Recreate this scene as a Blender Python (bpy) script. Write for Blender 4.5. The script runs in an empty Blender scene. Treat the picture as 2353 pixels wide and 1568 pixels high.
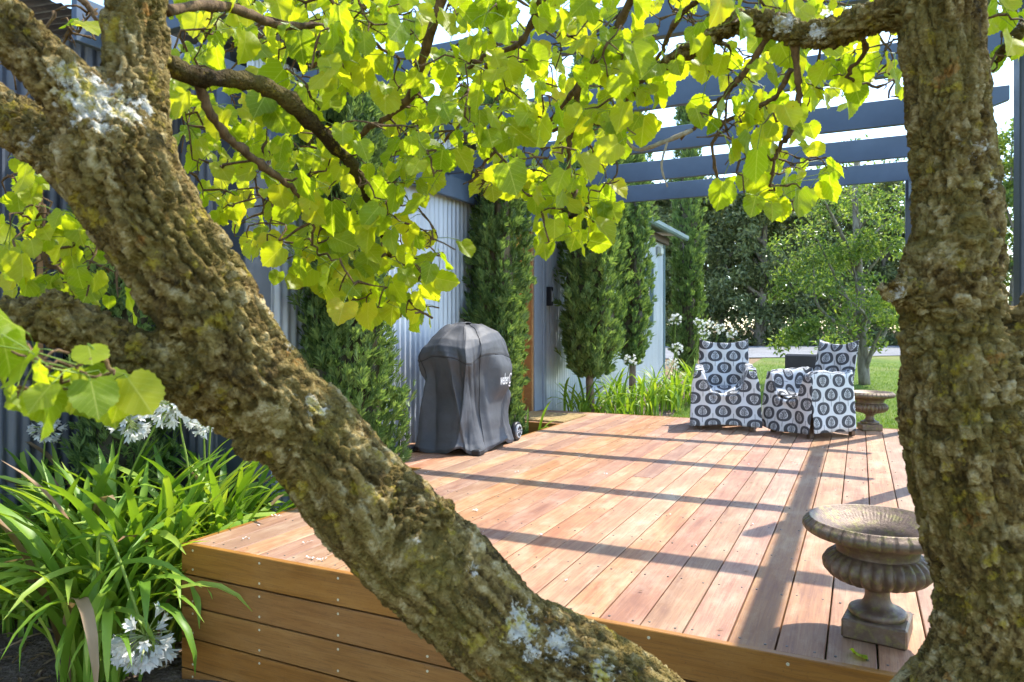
import bpy, bmesh, math, random
import numpy as np
from mathutils import Vector, Matrix, Quaternion, kdtree
SC = bpy.context.scene
COL = SC.collection
PI = math.pi
R = math.radians
rng = np.random.default_rng(7)
random.seed(7)

# ------------------------------------------------------------------ camera
FPX, CXP, HYP, CAMZ, YAW = 1650.0, 1176.5, 755.0, 0.974, R(25.852)   # measured on the photograph (2353 x 1568)
cam_data = bpy.data.cameras.new('camera')
cam = bpy.data.objects.new('camera', cam_data)
COL.objects.link(cam)
cam.location = (0, 0, CAMZ)
cam.rotation_euler = (R(90), 0, YAW)
cam_data.sensor_fit = 'HORIZONTAL'
cam_data.sensor_width = 36
cam_data.lens = FPX / 2353 * 36
cam_data.shift_y = -29 / 2353
cam_data.clip_start = 0.05
cam_data.clip_end = 2000
cam_data.dof.use_dof = True
cam_data.dof.focus_distance = 4.2
cam_data.dof.aperture_fstop = 7.1
SC.camera = cam
# ------------------------------------------------------------------ world, sun, exposure
SUN_H = Vector((0.466, 0.885))
SUN_EL = R(55.5)
w = bpy.data.worlds.new('World')
SC.world = w
w.use_nodes = True
wn = w.node_tree.nodes
wl = w.node_tree.links
wn.clear()
sky = wn.new('ShaderNodeTexSky')
sky.sky_type = 'NISHITA'
sky.sun_disc = False
sky.sun_elevation = SUN_EL
sky.sun_rotation = math.atan2(SUN_H.x, SUN_H.y)
sky.altitude = 50
sky.air_density = 1.0
sky.dust_density = 0.3
sky.ozone_density = 1.0
bg = wn.new('ShaderNodeBackground')
bg.inputs['Strength'].default_value = 0.15
wo = wn.new('ShaderNodeOutputWorld')
wl.new(sky.outputs[0], bg.inputs['Color'])
wl.new(bg.outputs[0], wo.inputs['Surface'])
sd = bpy.data.lights.new('sun', 'SUN')
sd.energy = 2.3
sd.angle = R(0.53)
sd.color = (1.0, 0.95, 0.87)
sun = bpy.data.objects.new('sun', sd)
COL.objects.link(sun)
sdir = Vector((SUN_H.x * math.cos(SUN_EL), SUN_H.y * math.cos(SUN_EL), math.sin(SUN_EL)))
sun.rotation_euler = sdir.to_track_quat('Z', 'Y').to_euler()
sun.location = sdir * 30
SC.view_settings.view_transform = 'Standard'
SC.view_settings.look = 'None'
SC.view_settings.gamma = 1
SC.view_settings.exposure = 2.0
SC.view_settings.use_curve_mapping = False
SC.render.engine = 'CYCLES'
SC.cycles.use_denoising = True
SC.cycles.use_adaptive_sampling = True
SC.cycles.adaptive_threshold = 0.02
SC.cycles.max_bounces = 6
SC.cycles.diffuse_bounces = 4
SC.cycles.transmission_bounces = 6
SC.cycles.transparent_max_bounces = 6
SC.cycles.sample_clamp_indirect = 6

# ------------------------------------------------------------------ helpers
FW = np.array([-math.sin(YAW), math.cos(YAW), 0.0])
RT = np.array([math.cos(YAW), math.sin(YAW), 0.0])

def P(u, v, d):
    """point seen at photograph pixel (u, v) at distance d along the view"""
    return d * FW + d * (u - CXP) / FPX * RT + np.array([0, 0, CAMZ - (v - HYP) * d / FPX])

def proj(p):
    p = np.asarray(p, float)
    d = p @ FW
    l = p @ RT
    return CXP + FPX * l / d, HYP - (p[..., 2] - CAMZ) * FPX / d, d

def tag(o, label=None, cat=None, group=None, kind=None):
    if label: o['label'] = label
    if cat: o['category'] = cat
    if group: o['group'] = group
    if kind: o['kind'] = kind
    return o

def thing(name, label, cat, loc=(0, 0, 0), rz=0.0, group=None):
    o = bpy.data.objects.new(name, None)
    o.empty_display_size = 0.1
    COL.objects.link(o)
    o.location = loc
    o.rotation_euler = (0, 0, rz)
    return tag(o, label, cat, group)

def mesh(name, V, F, mats=(), smooth=False, uv=None, midx=None):
    me = bpy.data.meshes.new(name)
    V = np.asarray(V, float)
    if isinstance(F, np.ndarray): F = F.tolist()
    me.from_pydata(V.tolist(), [], F)
    for m in (mats if isinstance(mats, (list, tuple)) else [mats]):
        if m: me.materials.append(m)
    if smooth:
        me.polygons.foreach_set('use_smooth', np.ones(len(me.polygons), bool))
    if midx is not None:
        me.polygons.foreach_set('material_index', np.asarray(midx, np.int32))
    if uv is not None:
        L = me.uv_layers.new(name='UVMap')
        li = np.empty(len(me.loops), np.int32)
        me.loops.foreach_get('vertex_index', li)
        L.data.foreach_set('uv', np.asarray(uv, np.float32)[li].ravel())
    me.update()
    return me

def add(name, me, parent=None, loc=(0, 0, 0), rot=(0, 0, 0), scale=None):
    o = bpy.data.objects.new(name, me)
    COL.objects.link(o)
    o.parent = parent
    o.location = loc
    o.rotation_euler = rot
    if scale is not None: o.scale = scale
    return o

def root_loc(o):
    p = np.zeros(3)
    while o is not None:
        p += np.array(o.location)
        o = o.parent
    return p

def mk(name, V, F, mat, parent=None, smooth=False, uv=None, world=True, midx=None):
    """mesh object; V in world coordinates (root unrotated) unless world=False"""
    V = np.asarray(V, float)
    if parent is not None and world: V = V - root_loc(parent)
    return add(name, mesh(name, V, F, mat, smooth, uv, midx), parent)

class Geo:
    def __init__(s): s.V = []; s.F = []; s.n = 0
    def add(s, V, F):
        V = np.asarray(V, float)
        s.V.append(V)
        s.F += [tuple(i + s.n for i in f) for f in F]
        s.n += len(V)
        return s
    def box(s, a, b, bev=0.0):
        a = np.minimum(a, b) if False else np.array(a, float); b = np.array(b, float)
        if bev <= 0:
            V = [(x, y, z) for x in (a[0], b[0]) for y in (a[1], b[1]) for z in (a[2], b[2])]
            F = [(0, 1, 3, 2), (4, 6, 7, 5), (0, 4, 5, 1), (2, 3, 7, 6), (0, 2, 6, 4), (1, 5, 7, 3)]
            return s.add(V, F)
        bm = bmesh.new()
        bmesh.ops.create_cube(bm, size=1)
        for vv in bm.verts:
            vv.co = Vector([(a[i] + b[i]) / 2 + vv.co[i] * (b[i] - a[i]) for i in range(3)])
        bmesh.ops.bevel(bm, geom=bm.edges[:], offset=bev, segments=1, affect='EDGES')
        bm.verts.index_update()
        V = [v.co[:] for v in bm.verts]
        F = [tuple(v.index for v in f.verts) for f in bm.faces]
        bm.free()
        return s.add(V, F)
    def tube(s, pts, rad, n=8, cap=True, noise=0.0):
        V, F = tube(pts, rad, n, cap, noise)
        return s.add(V, F)
    def get(s): return np.concatenate(s.V), s.F

def frames(pts):
    pts = np.asarray(pts, float)
    T = np.gradient(pts, axis=0)
    T /= np.linalg.norm(T, axis=1)[:, None] + 1e-12
    ref = np.array([0.3, 0.2, 1.0]) if abs(T[0][2]) < 0.8 else np.array([1.0, 0.3, 0.1])
    N = np.zeros_like(pts)
    n = np.cross(T[0], ref); n /= np.linalg.norm(n)
    for i in range(len(pts)):
        n = n - T[i] * (n @ T[i])
        n /= np.linalg.norm(n) + 1e-12
        N[i] = n
    return T, N, np.cross(T, N)

def tube(pts, rad, n=8, cap=True, noise=0.0):
    pts = np.asarray(pts, float)
    m = len(pts)
    rad = np.broadcast_to(np.asarray(rad, float), (m,))
    T, N, B = frames(pts)
    a = np.arange(n) / n * 2 * PI
    rr = rad[:, None] * (1 + (noise * rng.standard_normal((m, n)) if noise else 0))
    V = pts[:, None, :] + rr[..., None] * (np.cos(a)[None, :, None] * N[:, None, :] + np.sin(a)[None, :, None] * B[:, None, :])
    V = V.reshape(-1, 3)
    F = []
    for i in range(m - 1):
        for j in range(n):
            k = (j + 1) % n
            F.append((i * n + j, i * n + k, (i + 1) * n + k, (i + 1) * n + j))
    if cap:
        F.append(tuple(range(n))[::-1])
        F.append(tuple((m - 1) * n + j for j in range(n)))
    return V, F

def spline(pts, n):
    """Catmull-Rom through rows of pts (any columns)"""
    p = np.asarray(pts, float)
    p = np.vstack([2 * p[0] - p[1], p, 2 * p[-1] - p[-2]])
    m = len(p) - 3
    out = []
    for t in np.linspace(0, m - 1e-6, n):
        i = int(t); f = t - i
        a, b, c, d = p[i:i + 4]
        out.append(0.5 * (2 * b + (c - a) * f + (2 * a - 5 * b + 4 * c - d) * f * f + (3 * b - 3 * c + d - a) * f ** 3))
    return np.array(out)

def _h(i, j, k, s):
    n = (i * 374761393 + j * 668265263 + k * 1274126177 + s * 974711) & 0x7fffffff
    n = ((n ^ (n >> 13)) * 1103515245 + 12345) & 0x7fffffff
    n = ((n ^ (n >> 15)) * 1664525 + 1013904223) & 0x7fffffff
    return ((n ^ (n >> 16)) & 0xffffff) / float(0xffffff)

def vnoise(p, s=0):
    p = np.asarray(p, float)
    i = np.floor(p).astype(np.int64); f = p - i
    f = f * f * (3 - 2 * f)
    r = 0
    for dx in (0, 1):
        wx = f[:, 0] if dx else 1 - f[:, 0]
        for dy in (0, 1):
            wy = f[:, 1] if dy else 1 - f[:, 1]
            for dz in (0, 1):
                wz = f[:, 2] if dz else 1 - f[:, 2]
                r = r + wx * wy * wz * _h(i[:, 0] + dx, i[:, 1] + dy, i[:, 2] + dz, s)
    return r * 2 - 1

def fbm(p, o=3, s=0):
    r = 0; a = 1.0
    for k in range(o):
        r = r + a * vnoise(p * 2 ** k, s + k); a *= 0.5
    return r

def voro(p, s=0):
    """nearest and second nearest feature distance, and a random value of the nearest cell"""
    i = np.floor(p).astype(np.int64)
    f1 = np.full(len(p), 9.0); f2 = np.full(len(p), 9.0); cid = np.zeros(len(p))
    for dx in (-1, 0, 1):
        for dy in (-1, 0, 1):
            for dz in (-1, 0, 1):
                c = i + np.array([dx, dy, dz])
                q = np.stack([c[:, k] + _h(c[:, 0], c[:, 1], c[:, 2], s + 11 * k) for k in range(3)], 1)
                d = np.linalg.norm(q - p, axis=1)
                cid = np.where(d < f1, _h(c[:, 0], c[:, 1], c[:, 2], s + 77), cid)
                f2 = np.where(d < f1, f1, np.minimum(f2, d)); f1 = np.minimum(f1, d)
    return f1, f2, cid

# ------------------------------------------------------------------ materials
class NT:
    def __init__(s, name):
        s.m = bpy.data.materials.new(name)
        s.m.use_nodes = True
        s.t = s.m.node_tree
        s.t.nodes.clear()
        s.out = s.n('ShaderNodeOutputMaterial')
    def n(s, typ, **kw):
        x = s.t.nodes.new(typ)
        for k, v in kw.items(): setattr(x, k, v)
        return x
    def l(s, a, b): s.t.links.new(a, b)
    def put(s, sock, v):
        if hasattr(v, 'is_linked') or isinstance(v, bpy.types.NodeSocket): s.l(v, sock)
        elif isinstance(v, (tuple, list)) and len(v) == 3 and sock.type == 'RGBA': sock.default_value = (*v, 1)
        else: sock.default_value = v
    def math(s, op, a, b=None, c=None, clamp=False):
        x = s.n('ShaderNodeMath', operation=op, use_clamp=clamp)
        for i, q in enumerate((a, b, c)):
            if q is not None: s.put(x.inputs[i], q)
        return x.outputs[0]
    def coord(s, k='Object'): return s.n('ShaderNodeTexCoord').outputs[k]
    def geo(s, k): return s.n('ShaderNodeNewGeometry').outputs[k]
    def obj(s, k='Random'): return s.n('ShaderNodeObjectInfo').outputs[k]
    def mapping(s, vec, scale=(1, 1, 1), loc=(0, 0, 0), rot=(0, 0, 0)):
        x = s.n('ShaderNodeMapping')
        s.l(vec, x.inputs[0]); s.put(x.inputs['Location'], loc); s.put(x.inputs['Rotation'], rot); s.put(x.inputs['Scale'], scale)
        return x.outputs[0]
    def vadd(s, a, b):
        x = s.n('ShaderNodeVectorMath', operation='ADD')
        s.put(x.inputs[0], a); s.put(x.inputs[1], b); return x.outputs[0]
    def comb(s, x=0, y=0, z=0):
        c = s.n('ShaderNodeCombineXYZ')
        for i, q in enumerate((x, y, z)): s.put(c.inputs[i], q)
        return c.outputs[0]
    def sep(s, v):
        c = s.n('ShaderNodeSeparateXYZ'); s.l(v, c.inputs[0]); return c.outputs
    def noise(s, vec=None, scale=5, detail=4, rough=0.55, dist=0.0, col=False):
        x = s.n('ShaderNodeTexNoise')
        if vec is not None: s.l(vec, x.inputs['Vector'])
        s.put(x.inputs['Scale'], scale); s.put(x.inputs['Detail'], detail); s.put(x.inputs['Roughness'], rough); s.put(x.inputs['Distortion'], dist)
        return x.outputs[1 if col else 0]
    def voronoi(s, vec=None, scale=5, feature='F1', out='Distance'):
        x = s.n('ShaderNodeTexVoronoi', feature=feature)
        if vec is not None: s.l(vec, x.inputs['Vector'])
        s.put(x.inputs['Scale'], scale)
        return x.outputs[out]
    def ramp(s, fac, stops, interp='LINEAR'):
        x = s.n('ShaderNodeValToRGB')
        x.color_ramp.interpolation = interp
        e = x.color_ramp.elements
        while len(e) < len(stops): e.new(0.5)
        for el, (p, c) in zip(e, stops):
            el.position = p
            el.color = (*c, 1) if isinstance(c, (tuple, list)) else (c, c, c, 1)
        s.put(x.inputs[0], fac)
        return x.outputs[0]
    def mix(s, fac, a, b, blend='MIX'):
        x = s.n('ShaderNodeMix', data_type='RGBA', blend_type=blend)
        s.put(x.inputs[0], fac); s.put(x.inputs[6], a); s.put(x.inputs[7], b)
        return x.outputs[2]
    def hsv(s, col, h=0.5, sat=1.0, v=1.0):
        x = s.n('ShaderNodeHueSaturation')
        s.put(x.inputs[0], h); s.put(x.inputs[1], sat); s.put(x.inputs[2], v); s.put(x.inputs[4], col)
        return x.outputs[0]
    def bump(s, h, strength=0.5, dist=0.01, normal=None):
        x = s.n('ShaderNodeBump')
        s.put(x.inputs['Strength'], strength); s.put(x.inputs['Distance'], dist); s.put(x.inputs['Height'], h)
        if normal is not None: s.l(normal, x.inputs['Normal'])
        return x.outputs[0]
    def bsdf(s, col, rough=0.6, metal=0.0, normal=None, spec=0.5, **kw):
        x = s.n('ShaderNodeBsdfPrincipled')
        s.put(x.inputs['Base Color'], col); s.put(x.inputs['Roughness'], rough); s.put(x.inputs['Metallic'], metal)
        s.put(x.inputs['Specular IOR Level'], spec)
        for k, v in kw.items(): s.put(x.inputs[k.replace('_', ' ')], v)
        if normal is not None: s.l(normal, x.inputs['Normal'])
        return x.outputs[0]
    def done(s, surf):
        s.l(surf, s.out.inputs['Surface'])
        return s.m

def wood(name, cols, rough=0.55, bleach=0.5, vary=1.0):
    t = NT(name)
    r = t.obj()
    off = t.comb(t.math('MULTIPLY', r, 37.0), t.math('MULTIPLY', r, 91.0), t.math('MULTIPLY', r, 13.0))
    c = t.vadd(t.coord(), off)
    g1 = t.noise(t.mapping(c, (55, 2.2, 55)), 1, 5, 0.6, 0.6)
    g2 = t.noise(t.mapping(c, (9, 0.9, 9)), 1, 3, 0.5, 1.2)
    g3 = t.noise(t.mapping(c, (5, 2.6, 5)), 1.3, 4, 0.65)
    g4 = t.noise(t.mapping(c, (240, 9, 240)), 1, 2, 0.5)
    base = t.ramp(t.math('ADD', t.math('MULTIPLY', g1, 0.55), t.math('MULTIPLY', g2, 0.5)), [(0.3, cols[0]), (0.5, cols[1]), (0.72, cols[2])])
    base = t.mix(t.ramp(g3, [(0.48, 0.0), (0.68, bleach)]), base, cols[3])
    base = t.mix(t.ramp(g3, [(0.28, 0.55 * vary), (0.44, 0.0)]), base, cols[4])
    base = t.hsv(base, t.math('ADD', 0.5 - 0.008 * vary, t.math('MULTIPLY', r, 0.02 * vary)), t.math('ADD', 1.12 - 0.27 * vary, t.math('MULTIPLY', t.math('FRACT', t.math('MULTIPLY', r, 7.3)), 0.3 * vary)), t.math('ADD', 1.0 - 0.22 * vary, t.math('MULTIPLY', t.math('FRACT', t.math('MULTIPLY', r, 3.7)), 0.5 * vary)))
    base = t.mix(t.ramp(g4, [(0.32, 0.4), (0.5, 0.0)]), base, cols[4])
    g5 = t.noise(t.mapping(c, (150, 90, 150)), 1, 3, 0.7)
    g6 = t.noise(t.mapping(c, (30, 12, 30)), 1, 4, 0.7)
    base = t.mix(t.ramp(g5, [(0.30, 0.5), (0.40, 0.0)]), base, cols[4])
    base = t.mix(t.math('MULTIPLY', t.ramp(g5, [(0.62, 0.0), (0.70, 0.5)]), t.ramp(g6, [(0.45, 0.0), (0.6, 1.0)])), base, cols[3])
    h = t.math('ADD', t.math('MULTIPLY', g1, 0.6), t.math('MULTIPLY', g4, 0.5))
    return t.done(t.bsdf(base, t.math('ADD', rough, t.math('MULTIPLY', g3, 0.15)), 0, t.bump(h, 0.35, 0.002), 0.35))

M = {}
M['deck'] = wood('deck_timber', [(0.20, 0.083, 0.046), (0.335, 0.168, 0.092), (0.44, 0.255, 0.142), (0.54, 0.395, 0.265), (0.18, 0.085, 0.055)], 0.55, 0.42, 0.8)
M['fascia'] = wood('fascia_timber', [(0.18, 0.080, 0.026), (0.28, 0.132, 0.045), (0.36, 0.182, 0.066), (0.385, 0.21, 0.085), (0.135, 0.06, 0.021)], 0.4, 0.3, 0.3)
M['cedar'] = wood('cedar_timber', [(0.30, 0.12, 0.03), (0.42, 0.18, 0.05), (0.5, 0.24, 0.08), (0.52, 0.27, 0.1), (0.25, 0.1, 0.03)], 0.45, 0.2)

def paint(name, col, rough=0.45, var=0.15, grain=None):
    t = NT(name)
    c = t.coord()
    n = t.noise(c, 3.5, 5, 0.6)
    n2 = t.noise(t.mapping(c, grain or (60, 60, 60)), 1, 4, 0.6)
    cc = t.mix(t.ramp(n, [(0.35, 0.0), (0.7, 1.0)]), tuple(x * (1 - var) for x in col), tuple(min(1, x * (1 + var)) for x in col))
    return t.done(t.bsdf(cc, t.math('ADD', rough, t.math('MULTIPLY', n2, 0.2)), 0, t.bump(n2, 0.25, 0.002), 0.4))
M['slate'] = paint('slate_paint', (0.080, 0.113, 0.158), 0.42, 0.12, (2.2, 90, 90))
M['slate_beam'] = paint('slate_beam_paint', (0.080, 0.113, 0.158), 0.42, 0.12, (90, 2.2, 90))
M['steel'] = paint('charcoal_steel', (0.045, 0.055, 0.072), 0.3, 0.15)
M['jamb'] = paint('blue_grey_steel', (0.22, 0.25, 0.29), 0.4, 0.1)
M['teal'] = paint('grey_green_trim', (0.16, 0.23, 0.25), 0.45, 0.1)
M['black'] = paint('black_plastic', (0.015, 0.015, 0.017), 0.35, 0.2)
M['plastic'] = paint('grey_plastic', (0.42, 0.43, 0.44), 0.4, 0.1)
M['lens'] = paint('opal_lens', (0.75, 0.75, 0.72), 0.3, 0.04)
M['screw'] = paint('steel_screw', (0.13, 0.11, 0.09), 0.4, 0.3)
M['brass'] = paint('passivated_screw', (0.6, 0.55, 0.36), 0.35, 0.2)
M['blind'] = paint('pale_blind', (0.55, 0.44, 0.38), 0.8, 0.08)
M['leather'] = paint('charcoal_leather', (0.03, 0.032, 0.036), 0.4, 0.25)
M['leg'] = wood('dark_chair_timber', [(0.06, 0.03, 0.015), (0.10, 0.05, 0.025), (0.14, 0.075, 0.04), (0.15, 0.08, 0.05), (0.05, 0.025, 0.015)], 0.45)

def corr_mat(name, c1, c2, rough=0.38, metal=0.35):
    t = NT(name)
    c = t.coord()
    n = t.noise(t.mapping(c, (4, 4, 0.6)), 1, 5, 0.6)
    n2 = t.noise(c, 26, 4, 0.65)
    n3 = t.noise(t.mapping(c, (30, 30, 2)), 1, 3, 0.6)
    cc = t.mix(t.ramp(n, [(0.3, 0.0), (0.7, 1.0)]), c1, c2)
    cc = t.mix(t.ramp(n3, [(0.56, 0.0), (0.75, 0.35)]), cc, (0.34, 0.30, 0.25))
    return t.done(t.bsdf(cc, t.math('ADD', rough, t.math('MULTIPLY', n2, 0.25)), metal, t.bump(n2, 0.15, 0.002), 0.5))
M['iron'] = corr_mat('galvanised_iron', (0.42, 0.46, 0.52), (0.56, 0.59, 0.62))
M['iron_dark'] = corr_mat('slate_corrugated_iron', (0.075, 0.085, 0.11), (0.12, 0.125, 0.14), 0.35, 0.2)

t = NT('window_glass')
M['glass'] = t.done(t.bsdf((0.02, 0.025, 0.03), 0.03, 0.0, None, 1.0, Coat_Weight=1.0, Coat_Roughness=0.02))

def bark_mat():
    t = NT('mulberry_bark')
    c = t.coord()
    n1 = t.noise(c, 30, 6, 0.7, 0.6)
    n0 = t.noise(t.vadd(c, (5, 1, 3)), 85, 5, 0.7, 0.3)
    n2 = t.noise(c, 7, 5, 0.6, 0.4)
    n3 = t.noise(t.vadd(c, (3, 7, 1)), 19, 5, 0.68)
    n4 = t.noise(t.vadd(c, (9, 2, 5)), 6.5, 6, 0.72)
    n5 = t.noise(t.vadd(c, (1, 4, 8)), 13, 4, 0.6)
    z = t.sep(c)[2]
    pa = t.n('ShaderNodeAttribute'); pa.attribute_name = 'plate'
    cc = t.ramp(t.math('ADD', t.math('MULTIPLY', pa.outputs['Fac'], 0.34), t.math('ADD', t.math('MULTIPLY', n1, 0.36), t.math('MULTIPLY', n0, 0.32))), [(0.38, (0.032, 0.018, 0.004)), (0.47, (0.12, 0.073, 0.019)), (0.575, (0.27, 0.188, 0.064)), (0.69, (0.50, 0.40, 0.21))])
    cc = t.mix(t.ramp(n2, [(0.40, 0.05), (0.62, 0.7)]), cc, t.mix(n0, (0.06, 0.045, 0.008), (0.22, 0.17, 0.035)))
    cc = t.mix(t.ramp(n3, [(0.58, 0.0), (0.65, 0.7)]), cc, (0.32, 0.24, 0.020))
    cc = t.mix(t.ramp(n5, [(0.66, 0.0), (0.71, 0.55)]), cc, (0.34, 0.15, 0.03))
    cc = t.mix(t.ramp(n4, [(0.66, 0.0), (0.69, 0.9)]), cc, t.mix(n0, (0.25, 0.24, 0.19), (0.55, 0.53, 0.46)))
    at = t.n('ShaderNodeAttribute'); at.attribute_name = 'lichen'
    lf = t.ramp(t.math('ADD', t.math('MULTIPLY', at.outputs['Fac'], 0.36), t.math('MULTIPLY', t.noise(t.vadd(c, (2, 2, 2)), 62, 5, 0.75), 0.95)), [(0.64, 0.0), (0.72, 0.9)])
    cc = t.mix(lf, cc, t.mix(t.ramp(n3, [(0.5, 0.0), (0.6, 1.0)]), (0.56, 0.53, 0.44), (0.45, 0.36, 0.07)))
    v = t.voronoi(c, 90, 'DISTANCE_TO_EDGE')
    h = t.math('ADD', t.math('MULTIPLY', n1, 0.7), t.math('ADD', t.math('MULTIPLY', n0, 0.6), t.math('MULTIPLY', t.ramp(v, [(0.0, 0.0), (0.25, 1.0)]), 0.25)))
    return t.done(t.bsdf(cc, 0.9, 0, t.bump(h, 1.0, 0.012), 0.2))
M['bark'] = bark_mat()

def bark2(name, c1, c2, sc=30):
    t = NT(name)
    c = t.coord()
    n1 = t.noise(t.mapping(c, (1, 1, 0.35)), sc, 5, 0.65, 0.4)
    cc = t.ramp(n1, [(0.3, c1), (0.7, c2)])
    return t.done(t.bsdf(cc, 0.9, 0, t.bump(n1, 0.7, 0.012), 0.2))
M['twig'] = bark2('twig_bark', (0.05, 0.028, 0.014), (0.20, 0.125, 0.06), 60)
M['twig_pale'] = bark2('pale_dead_twig', (0.3, 0.24, 0.17), (0.5, 0.44, 0.36), 60)
M['trunk_grey'] = bark2('grey_trunk_bark', (0.10, 0.085, 0.06), (0.30, 0.27, 0.22), 14)
M['trunk_brown'] = bark2('cypress_bark', (0.13, 0.09, 0.06), (0.33, 0.25, 0.19), 22)

def foliage(name, c_dark, c_mid, c_light, trans, tw=0.4, rough=0.5, gloss=0.25):
    """leaf surface: island and object randomness, part of the light goes through"""
    t = NT(name)
    r = t.math('FRACT', t.math('ADD', t.geo('Random Per Island'), t.obj()))
    n = t.noise(t.coord(), 2.5, 3, 0.6)
    f = t.math('ADD', t.math('MULTIPLY', r, 0.6), t.math('MULTIPLY', n, 0.4))
    cc = t.ramp(f, [(0.2, c_dark), (0.5, c_mid), (0.8, c_light)])
    a = t.bsdf(cc, rough, 0, None, gloss)
    tr = t.n('ShaderNodeBsdfTranslucent')
    t.l(t.mix(1.0, cc, trans, 'MULTIPLY'), tr.inputs[0])
    m = t.n('ShaderNodeMixShader')
    m.inputs[0].default_value = tw
    t.l(a, m.inputs[1]); t.l(tr.outputs[0], m.inputs[2])
    return t.done(m.outputs[0])
M['cypress'] = foliage('cypress_foliage', (0.07, 0.12, 0.04), (0.12, 0.19, 0.058), (0.21, 0.285, 0.085), (1.7, 1.7, 0.9), 0.38)
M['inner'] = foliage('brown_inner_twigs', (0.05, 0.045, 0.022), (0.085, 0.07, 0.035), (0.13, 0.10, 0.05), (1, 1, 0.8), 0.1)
M['hedge'] = foliage('dark_hedge_foliage', (0.075, 0.105, 0.045), (0.135, 0.17, 0.07), (0.25, 0.275, 0.12), (1.6, 1.6, 0.8), 0.42, 0.4, 0.5)
M['lightleaf'] = foliage('bright_tree_foliage', (0.065, 0.115, 0.03), (0.13, 0.195, 0.05), (0.25, 0.30, 0.085), (1.7, 1.7, 0.6), 0.5, 0.4, 0.45)
M['strap'] = foliage('agapanthus_foliage', (0.11, 0.22, 0.022), (0.20, 0.33, 0.035), (0.33, 0.43, 0.07), (1.6, 1.5, 0.4), 0.35, 0.42, 0.3)
M['grass'] = foliage('lawn_blades', (0.07, 0.14, 0.02), (0.13, 0.22, 0.03), (0.24, 0.30, 0.07), (1.5, 1.5, 0.5), 0.4)
M['petal'] = foliage('white_petals', (0.7, 0.7, 0.66), (0.78, 0.78, 0.74), (0.82, 0.82, 0.78), (1, 1, 1), 0.35)
M['bud'] = foliage('green_buds', (0.25, 0.34, 0.08), (0.35, 0.42, 0.14), (0.5, 0.52, 0.25), (1, 1, 0.7), 0.3)
M['stalk'] = foliage('flower_stalk_green', (0.16, 0.24, 0.03), (0.2, 0.28, 0.04), (0.25, 0.32, 0.06), (1, 1, 0.5), 0.15)
M['dry'] = foliage('dry_leaf', (0.22, 0.13, 0.06), (0.32, 0.2, 0.1), (0.42, 0.3, 0.17), (1, 1, 0.7), 0.25)

def leaf_mat():
    t = NT('mulberry_leaf')
    uvn = t.n('ShaderNodeUVMap'); uvn.uv_map = 'UVMap'
    x, y, _ = t.sep(uvn.outputs[0])
    ax = t.math('ABSOLUTE', x)
    rr = t.math('FRACT', t.math('ADD', t.geo('Random Per Island'), t.obj()))
    r2 = t.math('FRACT', t.math('MULTIPLY', rr, 17.31))
    n = t.noise(t.vadd(t.coord(), t.comb(t.math('MULTIPLY', rr, 31.0), 0, 0)), 28, 4, 0.6)
    base = t.ramp(t.math('ADD', t.math('MULTIPLY', r2, 0.75), t.math('MULTIPLY', n, 0.25)),
                  [(0.05, (0.16, 0.25, 0.011)), (0.3, (0.25, 0.34, 0.013)), (0.62, (0.33, 0.40, 0.016)), (0.85, (0.40, 0.43, 0.022)), (0.97, (0.58, 0.42, 0.04))])
    mid = t.math('LESS_THAN', ax, 0.014)
    ph = t.math('FRACT', t.math('MULTIPLY', t.math('SUBTRACT', t.math('ADD', y, 0.3), t.math('MULTIPLY', ax, 0.95)), 6.2))
    side = t.math('LESS_THAN', ph, 0.075)
    vein = t.math('MAXIMUM', mid, t.math('MULTIPLY', side, 0.7))
    base = t.mix(t.math('MULTIPLY', vein, 0.5), base, (0.52, 0.56, 0.14))
    sp = t.noise(t.vadd(t.coord(), t.comb(t.math('MULTIPLY', rr, 57.0), 3, 1)), 90, 2, 0.5)
    base = t.mix(t.ramp(sp, [(0.71, 0.0), (0.75, 0.8)]), base, (0.16, 0.09, 0.02))
    nb = t.bump(t.math('ADD', t.math('MULTIPLY', vein, -0.5), t.math('MULTIPLY', t.noise(t.coord(), 160, 2), 0.4)), 0.4, 0.002)
    a = t.bsdf(base, 0.42, 0, nb, 0.35)
    tr = t.n('ShaderNodeBsdfTranslucent')
    t.l(t.mix(1.0, base, (1.75, 1.65, 0.55), 'MULTIPLY'), tr.inputs[0])
    m = t.n('ShaderNodeMixShader'); m.inputs[0].default_value = 0.6
    t.l(a, m.inputs[1]); t.l(tr.outputs[0], m.inputs[2])
    return t.done(m.outputs[0])
M['leaf'] = leaf_mat()

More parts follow.
